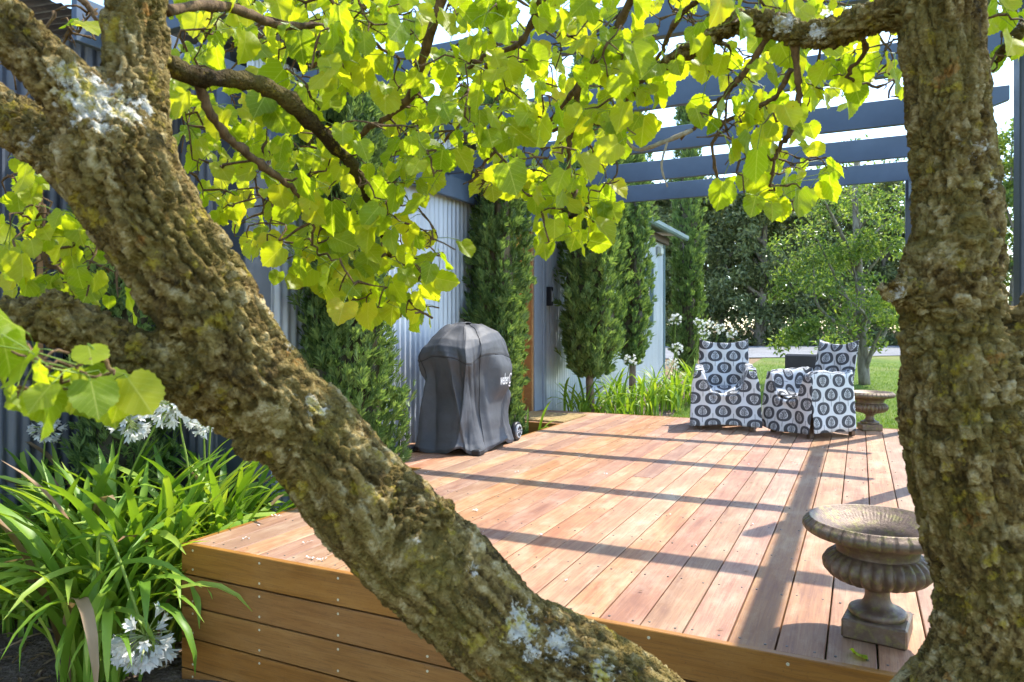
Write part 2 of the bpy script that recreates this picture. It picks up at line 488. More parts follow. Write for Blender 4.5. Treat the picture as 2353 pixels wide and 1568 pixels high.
def soil_mat():
    t = NT('garden_soil')
    c = t.coord()
    a = t.noise(c, 9, 6, 0.7); b = t.noise(c, 70, 4, 0.7); v = t.voronoi(c, 42)
    cc = t.ramp(t.math('ADD', t.math('MULTIPLY', a, 0.5), t.math('MULTIPLY', b, 0.5)), [(0.3, (0.08, 0.055, 0.038)), (0.52, (0.23, 0.165, 0.12)), (0.75, (0.42, 0.33, 0.25))])
    return t.done(t.bsdf(cc, 0.95, 0, t.bump(t.math('ADD', b, v), 1.0, 0.02), 0.1))
M['soil'] = soil_mat()
def lawn_mat():
    t = NT('lawn_turf')
    c = t.coord()
    a = t.noise(c, 1.3, 5, 0.65); b = t.noise(c, 45, 5, 0.75); d = t.noise(c, 0.35, 3, 0.5)
    cc = t.ramp(t.math('ADD', t.math('MULTIPLY', a, 0.45), t.math('MULTIPLY', b, 0.55)), [(0.3, (0.05, 0.09, 0.016)), (0.5, (0.12, 0.18, 0.03)), (0.72, (0.26, 0.29, 0.07))])
    cc = t.mix(t.ramp(d, [(0.52, 0.0), (0.7, 0.5)]), cc, (0.30, 0.25, 0.11))
    return t.done(t.bsdf(cc, 0.9, 0, t.bump(b, 1.0, 0.03), 0.15))
M['lawn'] = lawn_mat()
def field_mat():
    t = NT('dry_field')
    c = t.coord()
    a = t.noise(c, 0.6, 5, 0.6); b = t.noise(c, 14, 5, 0.7)
    cc = t.ramp(t.math('ADD', t.math('MULTIPLY', a, 0.5), t.math('MULTIPLY', b, 0.5)), [(0.3, (0.13, 0.09, 0.045)), (0.55, (0.25, 0.175, 0.10)), (0.75, (0.33, 0.25, 0.15))])
    return t.done(t.bsdf(cc, 0.95, 0, t.bump(b, 0.8, 0.04), 0.1))
M['field'] = field_mat()
def road_mat():
    t = NT('gravel_drive')
    c = t.coord()
    a = t.noise(c, 0.8, 4, 0.6); b = t.noise(c, 60, 4, 0.75)
    cc = t.ramp(t.math('ADD', t.math('MULTIPLY', a, 0.4), t.math('MULTIPLY', b, 0.6)), [(0.3, (0.13, 0.13, 0.13)), (0.55, (0.25, 0.245, 0.24)), (0.75, (0.38, 0.37, 0.35))])
    return t.done(t.bsdf(cc, 0.9, 0, t.bump(b, 0.8, 0.02), 0.15))
M['road'] = road_mat()
def coir_mat():
    t = NT('coir_mat')
    c = t.coord()
    b = t.noise(c, 130, 4, 0.8); v = t.noise(t.mapping(c, (8, 50, 8)), 6, 3)
    cc = t.ramp(b, [(0.3, (0.25, 0.16, 0.06)), (0.5, (0.48, 0.34, 0.15)), (0.72, (0.62, 0.48, 0.26))])
    return t.done(t.bsdf(cc, 0.95, 0, t.bump(t.math('ADD', b, v), 1.0, 0.012), 0.1))
M['coir'] = coir_mat()
def cover_mat():
    t = NT('black_cover_fabric')
    c = t.coord()
    n = t.noise(c, 3, 4, 0.6); n2 = t.noise(c, 420, 2, 0.6); d = t.noise(c, 55, 3, 0.8); f = t.noise(c, 14, 4, 0.6, 0.8)
    cc = t.mix(t.ramp(n, [(0.4, 0.0), (0.7, 1.0)]), (0.052, 0.052, 0.055), (0.082, 0.082, 0.087))
    cc = t.mix(t.ramp(d, [(0.70, 0.0), (0.76, 0.5)]), cc, (0.22, 0.2, 0.18))
    return t.done(t.bsdf(cc, 0.62, 0, t.bump(t.math('ADD', t.math('MULTIPLY', n2, 0.12), f), 0.35, 0.008), 0.5))
M['cover'] = cover_mat()
def white_print():
    t = NT('white_print')
    return t.done(t.bsdf((0.75, 0.75, 0.74), 0.6))
M['print'] = white_print()
def iron_urn():
    t = NT('cast_iron_urn')
    c = t.coord()
    n = t.noise(c, 16, 6, 0.7); n2 = t.noise(c, 120, 4, 0.7); z = t.sep(c)[2]; n3 = t.noise(t.vadd(c, (4, 4, 4)), 34, 5, 0.7)
    cc = t.ramp(n, [(0.3, (0.085, 0.050, 0.030)), (0.55, (0.175, 0.112, 0.070)), (0.75, (0.28, 0.205, 0.15))])
    cc = t.mix(t.ramp(n3, [(0.5, 0.0), (0.66, 0.7)]), cc, (0.25, 0.22, 0.055))
    return t.done(t.bsdf(cc, t.math('ADD', 0.33, t.math('MULTIPLY', n, 0.35)), 0.25, t.bump(t.math('ADD', n2, n), 0.45, 0.004), 0.5))
M['urn'] = iron_urn()

def leaf_print():
    t = NT('leaf_print_cotton')
    uvn = t.n('ShaderNodeUVMap'); uvn.uv_map = 'UVMap'
    u, v, _ = t.sep(uvn.outputs[0])
    DX, DY = 0.182, 0.122
    m = t.math
    vr = m('DIVIDE', v, DY)
    row = m('FLOOR', vr)
    par = m('FLOORED_MODULO', row, 2.0)
    x = m('MULTIPLY', m('SUBTRACT', m('FRACT', m('ADD', m('DIVIDE', u, DX), m('MULTIPLY', par, 0.5))), 0.5), DX)
    y = m('MULTIPLY', m('MULTIPLY', m('SUBTRACT', m('FRACT', vr), 0.5), DY), m('SUBTRACT', m('MULTIPLY', par, 2.0), 1.0))
    ax = m('ABSOLUTE', x)
    # dark pebble
    e = m('ADD', m('POWER', m('DIVIDE', ax, 0.072), 2.3), m('POWER', m('DIVIDE', m('ABSOLUTE', y), 0.0575), 2.3))
    peb = m('LESS_THAN', e, 1.0)
    stem = m('MULTIPLY', m('LESS_THAN', ax, 0.0021), m('LESS_THAN', y, -0.03))
    nst = m('MULTIPLY', m('GREATER_THAN', ax, DX / 2 - 0.0021), m('LESS_THAN', y, -0.018))
    dark = m('MAXIMUM', m('MAXIMUM', peb, stem), nst)
    # pale leaf drawn in the pebble
    tt = m('DIVIDE', m('ADD', y, 0.036), 0.085)
    tc = m('MINIMUM', m('MAXIMUM', tt, 0.0), 1.0)
    wd = m('MULTIPLY', m('MULTIPLY', m('SQRT', tc), m('SUBTRACT', 1.0, tc)), 0.098)
    inside = m('LESS_THAN', ax, wd)
    rel = m('DIVIDE', ax, m('MAXIMUM', wd, 0.0005))
    outl = m('MULTIPLY', inside, m('GREATER_THAN', rel, 0.76))
    ang = m('ARCTAN2', m('ADD', y, 0.008), ax)
    dash = m('GREATER_THAN', m('SINE', m('MULTIPLY', ang, 10.0)), -0.1)
    ring = m('MULTIPLY', m('MULTIPLY', m('GREATER_THAN', rel, 0.42), m('LESS_THAN', rel, 0.66)), dash)
    ring = m('MULTIPLY', ring, inside)
    core = m('MULTIPLY', m('MULTIPLY', m('LESS_THAN', rel, 0.33), m('GREATER_THAN', rel, 0.10)), m('GREATER_THAN', m('SINE', m('MULTIPLY', y, 1300.0)), 0.1))
    core = m('MULTIPLY', core, inside)
    pale = m('MAXIMUM', m('MAXIMUM', outl, ring), core)
    wv = t.noise(t.coord('UV'), 500, 2)
    dk = m('MULTIPLY', dark, m('SUBTRACT', 1.0, pale))
    cc = t.mix(dk, (0.80, 0.80, 0.79), (0.105, 0.105, 0.11))
    d = t.bsdf(cc, 0.85, 0, t.bump(t.math('ADD', wv, t.noise(t.coord(), 16, 4, 0.6, 0.6)), 0.35, 0.008), 0.15)
    tr = t.n('ShaderNodeBsdfTranslucent'); t.l(cc, tr.inputs[0])
    mx = t.n('ShaderNodeMixShader'); mx.inputs[0].default_value = 0.22
    t.l(d, mx.inputs[1]); t.l(tr.outputs[0], mx.inputs[2])
    return t.done(mx.outputs[0])
M['cotton'] = leaf_print()

# ------------------------------------------------------------------ ground
def terr(x, y):
    return np.interp(y, [-60, 2.5, 7.5, 10, 24, 60, 600], [-0.62, -0.62, -0.27, -0.22, 0.22, 0.32, 0.32])

def sheet(name, fn, ns, nt, mat, off, wob=0.0, kind='structure'):
    s = np.linspace(0, 1, ns); tt = np.linspace(0, 1, nt)
    S, T = np.meshgrid(s, tt, indexing='ij')
    X, Y = fn(S.ravel(), T.ravel())
    Z = terr(X, Y) + off
    if wob:
        p = np.stack([X, Y, 0 * X], 1)
        Z = Z + wob * fbm(p * 4, 3, 5) + wob * 0.5 * fbm(p * 17, 2, 9)
    V = np.stack([X, Y, Z], 1)
    F = [(i * nt + j, (i + 1) * nt + j, (i + 1) * nt + j + 1, i * nt + j + 1) for i in range(ns - 1) for j in range(nt - 1)]
    return tag(mk(name, V, F, mat, smooth=True), kind=kind)

gx = np.array([-500, -120, -40, -15, -8, 0, 8, 15, 40, 120, 500.])
gy = np.array([-300, -50, -10, 0, 1.5, 2.5, 4, 5.5, 7.5, 8.6, 10, 13, 17, 20.5, 24, 30, 45, 60, 120, 600.])
GX, GY = np.meshgrid(gx, gy, indexing='ij')
GV = np.stack([GX.ravel(), GY.ravel(), terr(GX, GY).ravel()], 1)
ny = len(gy)
tag(mk('ground', GV, [(i * ny + j, (i + 1) * ny + j, (i + 1) * ny + j + 1, i * ny + j + 1) for i in range(len(gx) - 1) for j in range(ny - 1)], M['field'], smooth=True), kind='structure')
sheet('lawn', lambda s, t: (-2.45 + s * 30, -2 + t * 27), 40, 90, M['lawn'], 0.012)
sheet('garden_bed', lambda s, t: (-6.2 + s * 3.6, -1 + t * 9.2), 90, 190, M['soil'], 0.03, 0.02)
sheet('garden_bed', lambda s, t: (-2.7 + s * 3.6, 0.0 + t * 2.4), 70, 50, M['soil'], 0.03, 0.02)
sheet('garden_bed', lambda s, t: (-3.6 + s * (1.25 + 0.1 * np.sin(t * 9)), 8.1 + t * 6.0), 40, 120, M['soil'], 0.035, 0.02)
def road_fn(s, t):
    d = 20.5 + t * 8.5 + 0.4 * np.sin(s * 14); l = -12 + s * 60
    return d * FW[0] + l * RT[0], d * FW[1] + l * RT[1]
sheet('gravel_driveway', road_fn, 60, 20, M['road'], 0.03)

# ------------------------------------------------------------------ deck
PITCH = 0.1398; BW = 0.1345; XR = 0.327; NB = 22
XL = XR - NB * PITCH + 0.01
Y0, Y1 = 2.298, 7.85
deck = thing('timber_deck', 'reddish brown timber deck of long boards with boarded sides', 'deck', (XL, Y0, 0))
bmesh_cache = {}
def board_mesh(L, wd, th, mat, ch=0.0025):
    k = (round(L, 3), wd, th, mat.name)
    if k in bmesh_cache: return bmesh_cache[k]
    h = wd / 2
    pr = [(-h, -ch), (-h + ch, 0), (h - ch, 0), (h, -ch), (h, -th), (-h, -th)]
    V = [(x, y, z) for y in (0, L) for x, z in pr]
    n = len(pr)
    F = [(i, (i + 1) % n, n + (i + 1) % n, n + i) for i in range(n)] + [tuple(range(n))[::-1], tuple(range(n, 2 * n))]
    bmesh_cache[k] = mesh('board', V, F, mat)
    return bmesh_cache[k]
def place_board(x, ya, yb, parent, name='board', z=0.0):
    return add(name, board_mesh(yb - ya, BW, 0.03, M['deck']), parent, (x - XL, ya - Y0, z))
joist = [2.34, 2.80, 3.25, 3.70, 4.15, 4.60, 5.05, 5.50, 5.95, 6.40, 6.85, 7.30, 7.77]
split = {21: 4.15, 19: 5.50, 16: 3.25, 14: 6.40, 11: 4.60, 8: 5.95, 20: 6.40, 12: 6.85, 17: 5.05}
sg = Geo()
def disc(c, n, r, k=6):
    n = np.array(n, float)
    a = np.cross(n, [0.3, 0.5, 0.8]); a /= np.linalg.norm(a); b = np.cross(n, a)
    V = [np.array(c) + r * (math.cos(i / k * 2 * PI) * a + math.sin(i / k * 2 * PI) * b) for i in range(k)]
    V += [v - n * r * 0.8 for v in V]
    return V, [tuple(range(k))] + [(i, k + i, k + (i + 1) % k, (i + 1) % k) for i in range(k)]
for i in range(NB):
    x = XR - (i + 0.5) * PITCH
    z = random.uniform(-0.0012, 0.0012)
    s = split.get(i)
    if s:
        place_board(x, Y0 + 0.003, s - 0.0015, deck, z=z); place_board(x, s + 0.0015, Y1, deck, z=z + 0.0008)
    else:
        place_board(x, Y0 + 0.003, Y1, deck, z=z)
    for jy in joist:
        for dx in (-0.042, 0.042):
            sg.add(*disc((x + dx + random.uniform(-.004, .004), jy + random.uniform(-.012, .012), 0.0022), (0, 0, 1), 0.0042))
# bays to the wall: beside the grill and at the door
for ya, yb in ((4.224, 5.85), (6.82, 7.85)):
    for k in range(5):
        x = XL - (k + 0.5) * PITCH
        place_board(x, ya + 0.003, yb, deck, z=random.uniform(-.001, .001))
        for jy in joist:
            if ya + 0.04 < jy < yb - 0.04:
                for dx in (-0.042, 0.042): sg.add(*disc((x + dx, jy, 0.0022), (0, 0, 1), 0.0042))
tag(mk('screws', *sg.get(), M['screw'], deck), kind='stuff')
FT = 0.024
bg_ = Geo()
def fascia(a, b, courses, hgt=0.1345, gap=0.007, screws=True):
    """boards standing on edge from ground point a to b; outward side on the right of a->b"""
    a = np.array(a, float); b = np.array(b, float)
    L = np.linalg.norm(b - a); dr = (b - a) / L; out = np.array([dr[1], -dr[0]])
    ang = math.atan2(-dr[0], dr[1])
    for c in range(courses):
        zc = -(c * (hgt + gap) + hgt / 2) + 0.002
        me = board_mesh(L, hgt, FT, M['fascia'])
        o = add('fascia_board', me, deck)
        # local x -> up, local y -> along, local z -> outward
        m = Matrix(((0, dr[0], out[0], 0), (0, dr[1], out[1], 0), (1, 0, 0, 0), (0, 0, 0, 1)))
        o.matrix_local = Matrix.Translation((a[0] + out[0] * FT - XL, a[1] + out[1] * FT - Y0, zc)) @ m
        if screws:
            q = 0.07
            while q < L:
                for dz in (-0.043, 0.043):
                    p = a + dr * q + out * (FT + 0.0012)
                    bg_.add(*disc((p[0], p[1], zc + dz), (out[0], out[1], 0), 0.0052, 8))
                q += 0.42 if q > 0.1 else 0.40
fascia((XL - FT, Y0), (XR + FT, Y0), 5)                    # front
fascia((XL, 4.20), (XL, Y0), 5, screws=False)              # left of the front part
fascia((XL, 6.82), (XL, 5.85), 4, screws=False)
fascia((XR, Y0), (XR, Y1), 4, screws=False)                # right
fascia((XL - 5 * PITCH, 4.224), (XL - FT, 4.224), 4, screws=False)
fascia((XL - 5 * PITCH, 6.82), (XL - FT, 6.82), 4, screws=False)
fascia((XR + FT, Y1), (XL - 5 * PITCH, Y1), 3, screws=False)
tag(mk('fascia_screws', *bg_.get(), M['brass'], deck), kind='stuff')

# ------------------------------------------------------------------ house
XW = -3.455
house = thing('corrugated_house', 'low house clad in grey corrugated iron behind the cypresses', 'house', (XW, 8.0, -0.6))
def corr(a0, a1, z0, z1, plane, axis='Y', per=0.0762, amp=0.009, sgn=1):
    n = max(2, int((a1 - a0) / per * 8) + 1)
    a = np.linspace(a0, a1, n)
    o = plane + sgn * amp * np.sin(a / per * 2 * PI)
    zs = np.linspace(z0, z1, 3)
    V = []
    for z in zs:
        for i in range(n):
            V.append((o[i], a[i], z) if axis == 'Y' else (a[i], o[i], z))
    F = [(k * n + i, k * n + i + 1, (k + 1) * n + i + 1, (k + 1) * n + i) for k in range(2) for i in range(n - 1)]
    return V, F
ZT = 2.74
for (a, b, z0, z1) in ((3.33, 6.72, -0.62, ZT), (6.72, 7.98, 2.12, ZT), (7.98, 12.62, -0.5, ZT), (12.62, 13.10, -0.5, 1.02), (12.62, 13.10, 2.16, ZT), (13.10, 13.92, -0.5, ZT)):
    mk('wall', *corr(a, b, z0, z1, XW), M['iron'], house, smooth=True)
XRW = -4.35; YE = 3.15
mk('wall', *corr(-3.0, 2.66, -0.62, ZT, XRW), M['iron_dark'], house, smooth=True)
mk('wall', *corr(2.66, 3.11, -0.62, 0.70, XRW), M['iron_dark'], house, smooth=True)
mk('wall', *corr(2.66, 3.11, 1.60, ZT, XRW), M['iron_dark'], house, smooth=True)
mk('wall', *corr(3.11, YE, -0.62, ZT, XRW), M['iron_dark'], house, smooth=True)
mk('wall', *corr(XRW, -3.46, -0.62, ZT, YE, 'X'), M['iron_dark'], house, smooth=True)
g = Geo(); g.box((-6.5, 13.90, -0.5), (XW - 0.02, 13.93, ZT)); g.box((-6.5, 3.3, -0.6), (XW - 0.12, 13.9, ZT))
mk('inner_wall', *g.get(), M['steel'], house)
g = Geo(); g.box((XW - 0.02, 13.88, -0.5), (XW + 0.03, 13.95, ZT), 0.004)
mk('corner_flashing', *g.get(), M['teal'], house)
g = Geo(); g.box((-3.50, YE - 0.02, -0.62), (-3.27, 3.345, 2.42), 0.006)
mk('corner_pier', *g.get(), M['steel'], house)
g = Geo()
for z in (-0.1, 0.75, 1.6, 2.3):
    for y in np.arange(3.42, 13.8, 0.0762 * 4):
        if 6.7 < y < 8.0 or 12.6 < y < 13.12: continue
        g.add(*disc((XW + 0.0105, (round(y / 0.0762) + 0.25) * 0.0762, z), (1, 0, 0), 0.006, 6))
tag(mk('roofing_screws', *g.get(), M['plastic'], house), kind='stuff')
# roof sheet, gutter, fascia
n = 420; yy = np.linspace(3.0, 14.35, n); wv = 0.009 * np.sin(yy / 0.0762 * 2 * PI)
V = [(-3.13, yy[i], 2.80 + wv[i]) for i in range(n)] + [(-7.2, yy[i], 3.22 + wv[i]) for i in range(n)]
roof = mk('roof', V, [(i, i + 1, n + i + 1, n + i) for i in range(n - 1)], M['iron'], house, smooth=True)
yy2 = np.linspace(-3.2, 3.0, 240); wv2 = 0.009 * np.sin(yy2 / 0.0762 * 2 * PI)
n2 = 240
mk('roof', [(-4.05, yy2[i], 2.80 + wv2[i]) for i in range(n2)] + [(-7.2, yy2[i], 3.12 + wv2[i]) for i in range(n2)], [(i, i + 1, n2 + i + 1, n2 + i) for i in range(n2 - 1)], M['iron_dark'], house, smooth=True)
def gutter(x, ya, yb, z):
    pr = [(0, 0), (0.015, -0.07), (0.05, -0.09), (0.10, -0.09), (0.125, -0.06), (0.13, 0.0), (0.12, 0.0), (0.11, -0.055), (0.09, -0.078), (0.05, -0.078), (0.02, -0.06), (0.01, 0.0)]
    V = [(x + a, y, z + b) for y in (ya, yb) for a, b in pr]; k = len(pr)
    return V, [(i, (i + 1) % k, k + (i + 1) % k, k + i) for i in range(k)] + [tuple(range(k)), tuple(range(k, 2 * k))[::-1]]
mk('gutter', *gutter(-3.18, 7.9, 14.35, 2.80), M['teal'], roof)
g = Geo(); g.box((XW + 0.03, 7.95, 2.60), (XW + 0.09, 14.0, 2.735), 0.004)
mk('eaves_board', *g.get(), M['leg'], roof)
# front door, set back in the wall
door = mk('door', *Geo().box((XW - 0.115, 6.80, 0.03), (XW - 0.075, 7.62, 2.06), 0.004).get(), M['cedar'], house)
g = Geo(); g.tube([(XW - 0.03, 6.90, 0.98), (XW - 0.03, 6.90, 1.12)], 0.011, 8); g.box((XW - 0.075, 6.885, 0.99), (XW - 0.03, 6.915, 1.0)); g.box((XW - 0.075, 6.885, 1.10), (XW - 0.03, 6.915, 1.11))
mk('handle', *g.get(), M['plastic'], door)
g = Geo(); g.box((XW - 0.12, 7.62, 0.0), (XW + 0.02, 7.67, 2.10), 0.003); g.box((XW - 0.12, 6.74, 0.0), (XW + 0.02, 6.80, 2.10), 0.003)
mk('door_lining', *g.get(), M['cedar'], door)
g = Geo(); g.box((XW - 0.10, 7.67, 0.0), (XW + 0.035, 7.90, 2.21), 0.004); g.box((XW - 0.1, 6.72, 2.10), (XW + 0.035, 7.67, 2.21), 0.004); g.box((XW - 0.08, 7.90, 0.0), (XW + 0.05, 7.985, 2.21), 0.004)
mk('door_frame', *g.get(), M['jamb'], door)
# far window with a blind
win = mk('window', *Geo().box((XW - 0.06, 12.66, 1.06), (XW - 0.04, 13.06, 2.12)).get(), M['blind'], house)
g = Geo()
for a, b in (((12.62, 1.02), (12.68, 2.16)), ((13.04, 1.02), (13.10, 2.16)), ((12.68, 1.02), (13.04, 1.08)), ((12.68, 2.10), (13.04, 2.16))):
    g.box((XW - 0.05, a[0], a[1]), (XW + 0.03, b[0], b[1]), 0.003)
mk('frame', *g.get(), M['teal'], win)
# window of the recessed wing: glass reflecting the garden
win2 = mk('window', *Geo().box((XRW - 0.02, 2.70, 0.74), (XRW - 0.012, 3.08, 1.57)).get(), M['glass'], house)
g = Geo()
for a, b in (((2.66, 0.70), (2.71, 1.60)), ((3.06, 0.70), (3.11, 1.60)), ((2.71, 0.70), (3.06, 0.75)), ((2.71, 1.55), (3.06, 1.60))):
    g.box((XRW - 0.04, a[0], a[1]), (XRW + 0.035, b[0], b[1]), 0.003)
mk('frame', *g.get(), M['steel'], win2)
g = Geo()
g.box((XRW + 0.012, 1.95, 0.68), (XRW + 0.045, 2.55, 2.05), 0.004)
ssh = mk('shutter', *g.get(), M['steel'], house)
g = Geo()
for k in range(5): g.box((XRW + 0.045, 1.98 + k * 0.125, 0.70), (XRW + 0.062, 1.995 + k * 0.125, 2.0))
mk('rib', *g.get(), M['iron_dark'], ssh)
g = Geo(); g.box((XRW + 0.012, 2.555, 0.68), (XRW + 0.05, 2.585, 2.0)); mk('timber_strip', *g.get(), M['cedar'], ssh)
# lamps on the wall
lp = thing('wall_lamp', 'small dark up-down lamp on the wall right of the door', 'lamp', (XW + 0.01, 8.06, 1.36))
g = Geo(); g.box((XW + 0.01, 8.035, 1.25), (XW + 0.09, 8.10, 1.48), 0.008); mk('housing', *g.get(), M['black'], lp)
g = Geo(); g.box((XW + 0.0905, 8.05, 1.30), (XW + 0.094, 8.085, 1.43)); mk('lens', *g.get(), M['plastic'], lp)
lp = thing('wall_lamp', 'grey bulkhead lamp with pale lens under the far eave', 'lamp', (XW + 0.01, 13.45, 2.42))
g = Geo(); g.box((XW + 0.005, 13.33, 2.35), (XW + 0.07, 13.57, 2.52), 0.02); mk('housing', *g.get(), M['plastic'], lp)
g = Geo(); g.box((XW + 0.07, 13.36, 2.37), (XW + 0.10, 13.54, 2.50), 0.015); mk('lens', *g.get(), M['lens'], lp)

# ------------------------------------------------------------------ pergola
perg = thing('pergola', 'slate blue painted timber pergola spanning the deck from the house', 'pergola', (0.43, 7.755, -0.3))
ZB, ZR = 2.375, 2.555
for i, (y, zt) in enumerate(((7.755, ZR + 0.12), (5.24, 2.79), (2.38, 2.79))):
    mk('post', *Geo().box((0.387, y - 0.045, float(terr(0, y))), (0.477, y + 0.045, zt if i else ZB - 0.002), 0.004).get(), M['steel'], perg)
for y in (7.755, 6.70, 5.62, 4.52, 3.43, 2.35):
    bo = 0.0225
    pr = [(-3.40, ZB), (0.62, ZB), (0.875, ZB + 0.085), (0.875, ZR), (-3.40, ZR)]
    V = [(x, yy_, z) for yy_ in (y - bo, y + bo) for x, z in pr]
    bm = bmesh.new()
    vs = [bm.verts.new(v) for v in V]
    k = 5
    for f in [(i, (i + 1) % k, k + (i + 1) % k, k + i) for i in range(k)] + [tuple(range(k))[::-1], tuple(range(k, 2 * k))]: bm.faces.new([vs[q] for q in f])
    bmesh.ops.recalc_face_normals(bm, faces=bm.faces[:])
    bmesh.ops.bevel(bm, geom=bm.edges[:], offset=0.003, segments=1, affect='EDGES')
    me = bpy.data.meshes.new('rafter'); bm.to_mesh(me); bm.free()
    me.materials.append(M['slate'])
    me.transform(Matrix.Translation(-Vector(root_loc(perg))))
    add('rafter', me, perg)
mk('beam', *Geo().box((0.410, 2.30, ZB - 0.187), (0.455, 7.708, ZB - 0.003), 0.003).get(), M['slate_beam'], perg)
mk('ledger', *Geo().box((-3.44, 2.2, ZB - 0.01), (-3.402, 7.86, ZR + 0.03), 0.003).get(), M['slate_beam'], perg)
mk('ledger', *Geo().box((-3.40, 3.0, ZB - 0.20), (-3.355, 7.70, ZB - 0.004), 0.003).get(), M['slate_beam'], perg)
g = Geo()
for y in (7.755, 6.70, 5.62, 4.52, 3.43):
    for z in (2.42, 2.50):
        for x in (-3.33, 0.43): g.add(*disc((x, y - 0.025, z), (0, -1, 0), 0.011, 8))
tag(mk('bolts', *g.get(), M['plastic'], perg), kind='stuff')

# ------------------------------------------------------------------ urns
def urn(label, loc, rz, name='garden_urn'):
    root = thing(name, label, 'urn', loc, rz, 'cast iron urns on the deck')
    root['group'] = 'cast iron urns on the deck'
    def lathe(prof, n, mod=None, bot=False, top=False):
        prof = np.array(prof, float)
        if len(prof) > 3: prof = spline(prof, len(prof) * 3)
        a = np.arange(n) / n * 2 * PI
        V = []
        for k, (z, r) in enumerate(prof):
            rr = r * (1 + (mod(a, k / (len(prof) - 1)) if mod else 0))
            V += list(zip(rr * np.cos(a), rr * np.sin(a), np.full(n, z)))
        F = [(k * n + j, k * n + (j + 1) % n, (k + 1) * n + (j + 1) % n, (k + 1) * n + j) for k in range(len(prof) - 1) for j in range(n)]
        return np.array(V), F
    mk('plinth', *Geo().box((-0.092, -0.092, 0.001), (0.092, 0.092, 0.062), 0.006).get(), M['urn'], root, world=False)
    mk('stem', *lathe([(0.0625, 0.080), (0.072, 0.085), (0.083, 0.080), (0.09, 0.062), (0.10, 0.046), (0.12, 0.037), (0.142, 0.037), (0.15, 0.045), (0.156, 0.056), (0.163, 0.054), (0.17, 0.046)], 40), M['urn'], root, True, world=False)
    def flute(a, q):
        return 0.05 * np.sin(PI * min(1, max(0, q))) ** 0.7 * (np.abs(np.sin(a * 14)) * 2 - 1.2)
    mk('fluted_bowl', *lathe([(0.160, 0.04), (0.165, 0.080), (0.178, 0.125), (0.200, 0.150), (0.222, 0.157), (0.242, 0.149), (0.257, 0.132), (0.262, 0.116)], 224, flute), M['urn'], root, True, world=False)
    def beads(a, q):
        b = math.exp(-((q - 0.28) / 0.12) ** 2)
        c = math.exp(-((q - 0.62) / 0.05) ** 2)
        return -0.045 * b * (np.cos(a * 36) > 0.72) - 0.016 * c * (np.cos(a * 90) > 0.2)
    mk('neck', *lathe([(0.258, 0.120), (0.270, 0.120), (0.290, 0.129), (0.306, 0.146), (0.316, 0.172)], 64), M['urn'], root, True, world=False)
    mk('rim', *lathe([(0.312, 0.158), (0.314, 0.190), (0.322, 0.212), (0.335, 0.222), (0.348, 0.220), (0.359, 0.208), (0.366, 0.200), (0.362, 0.193), (0.350, 0.178), (0.336, 0.158), (0.312, 0.124), (0.285, 0.108), (0.25, 0.092), (0.225, 0.062), (0.218, 0.0)], 288, beads), M['urn'], root, True, world=False)
    return root
urn('mossy cast iron urn on the front deck edge beside the tree trunk', (0.050, 2.565, 0.0), R(-8))
urn('cast iron urn on the far deck edge behind the right patterned chair', (0.085, 7.70, 0.0), R(14))

# ------------------------------------------------------------------ covered grill
gr = thing('covered_grill', 'grill on wheels under a loose black fabric cover beside the wall', 'grill', (-2.935, 5.17, 0.0), R(2))
GA, GB = 0.318, 0.455
zk = np.array([0.0, 0.03, 0.08, 0.16, 0.30, 0.45, 0.60, 0.70, 0.745, 0.80, 0.86, 0.915, 0.955, 0.985, 1.0, 1.012])
sk = np.array([0.98, 1.00, 0.95, 0.91, 0.91, 0.95, 1.00, 1.04, 1.035, 0.985, 0.90, 0.76, 0.58, 0.36, 0.16, 0.0])
_rr = np.random.default_rng(77)
RIDGES = [(_rr.uniform(0, 2 * PI), _rr.uniform(-1.1, 1.1), _rr.uniform(0.05, 0.72), _rr.uniform(0.15, 0.4), _rr.uniform(-0.08, 0.15), _rr.uniform(0.06, 0.18)) for _ in range(30)]
RIDGES += [(R(-66), 0.35, 0.40, 0.5, 0.15, 0.16), (R(-30), -0.5, 0.45, 0.4, -0.10, 0.16), (R(12), 0.25, 0.35, 0.4, 0.10, 0.14), (R(-100), -0.4, 0.3, 0.35, -0.09, 0.2)]
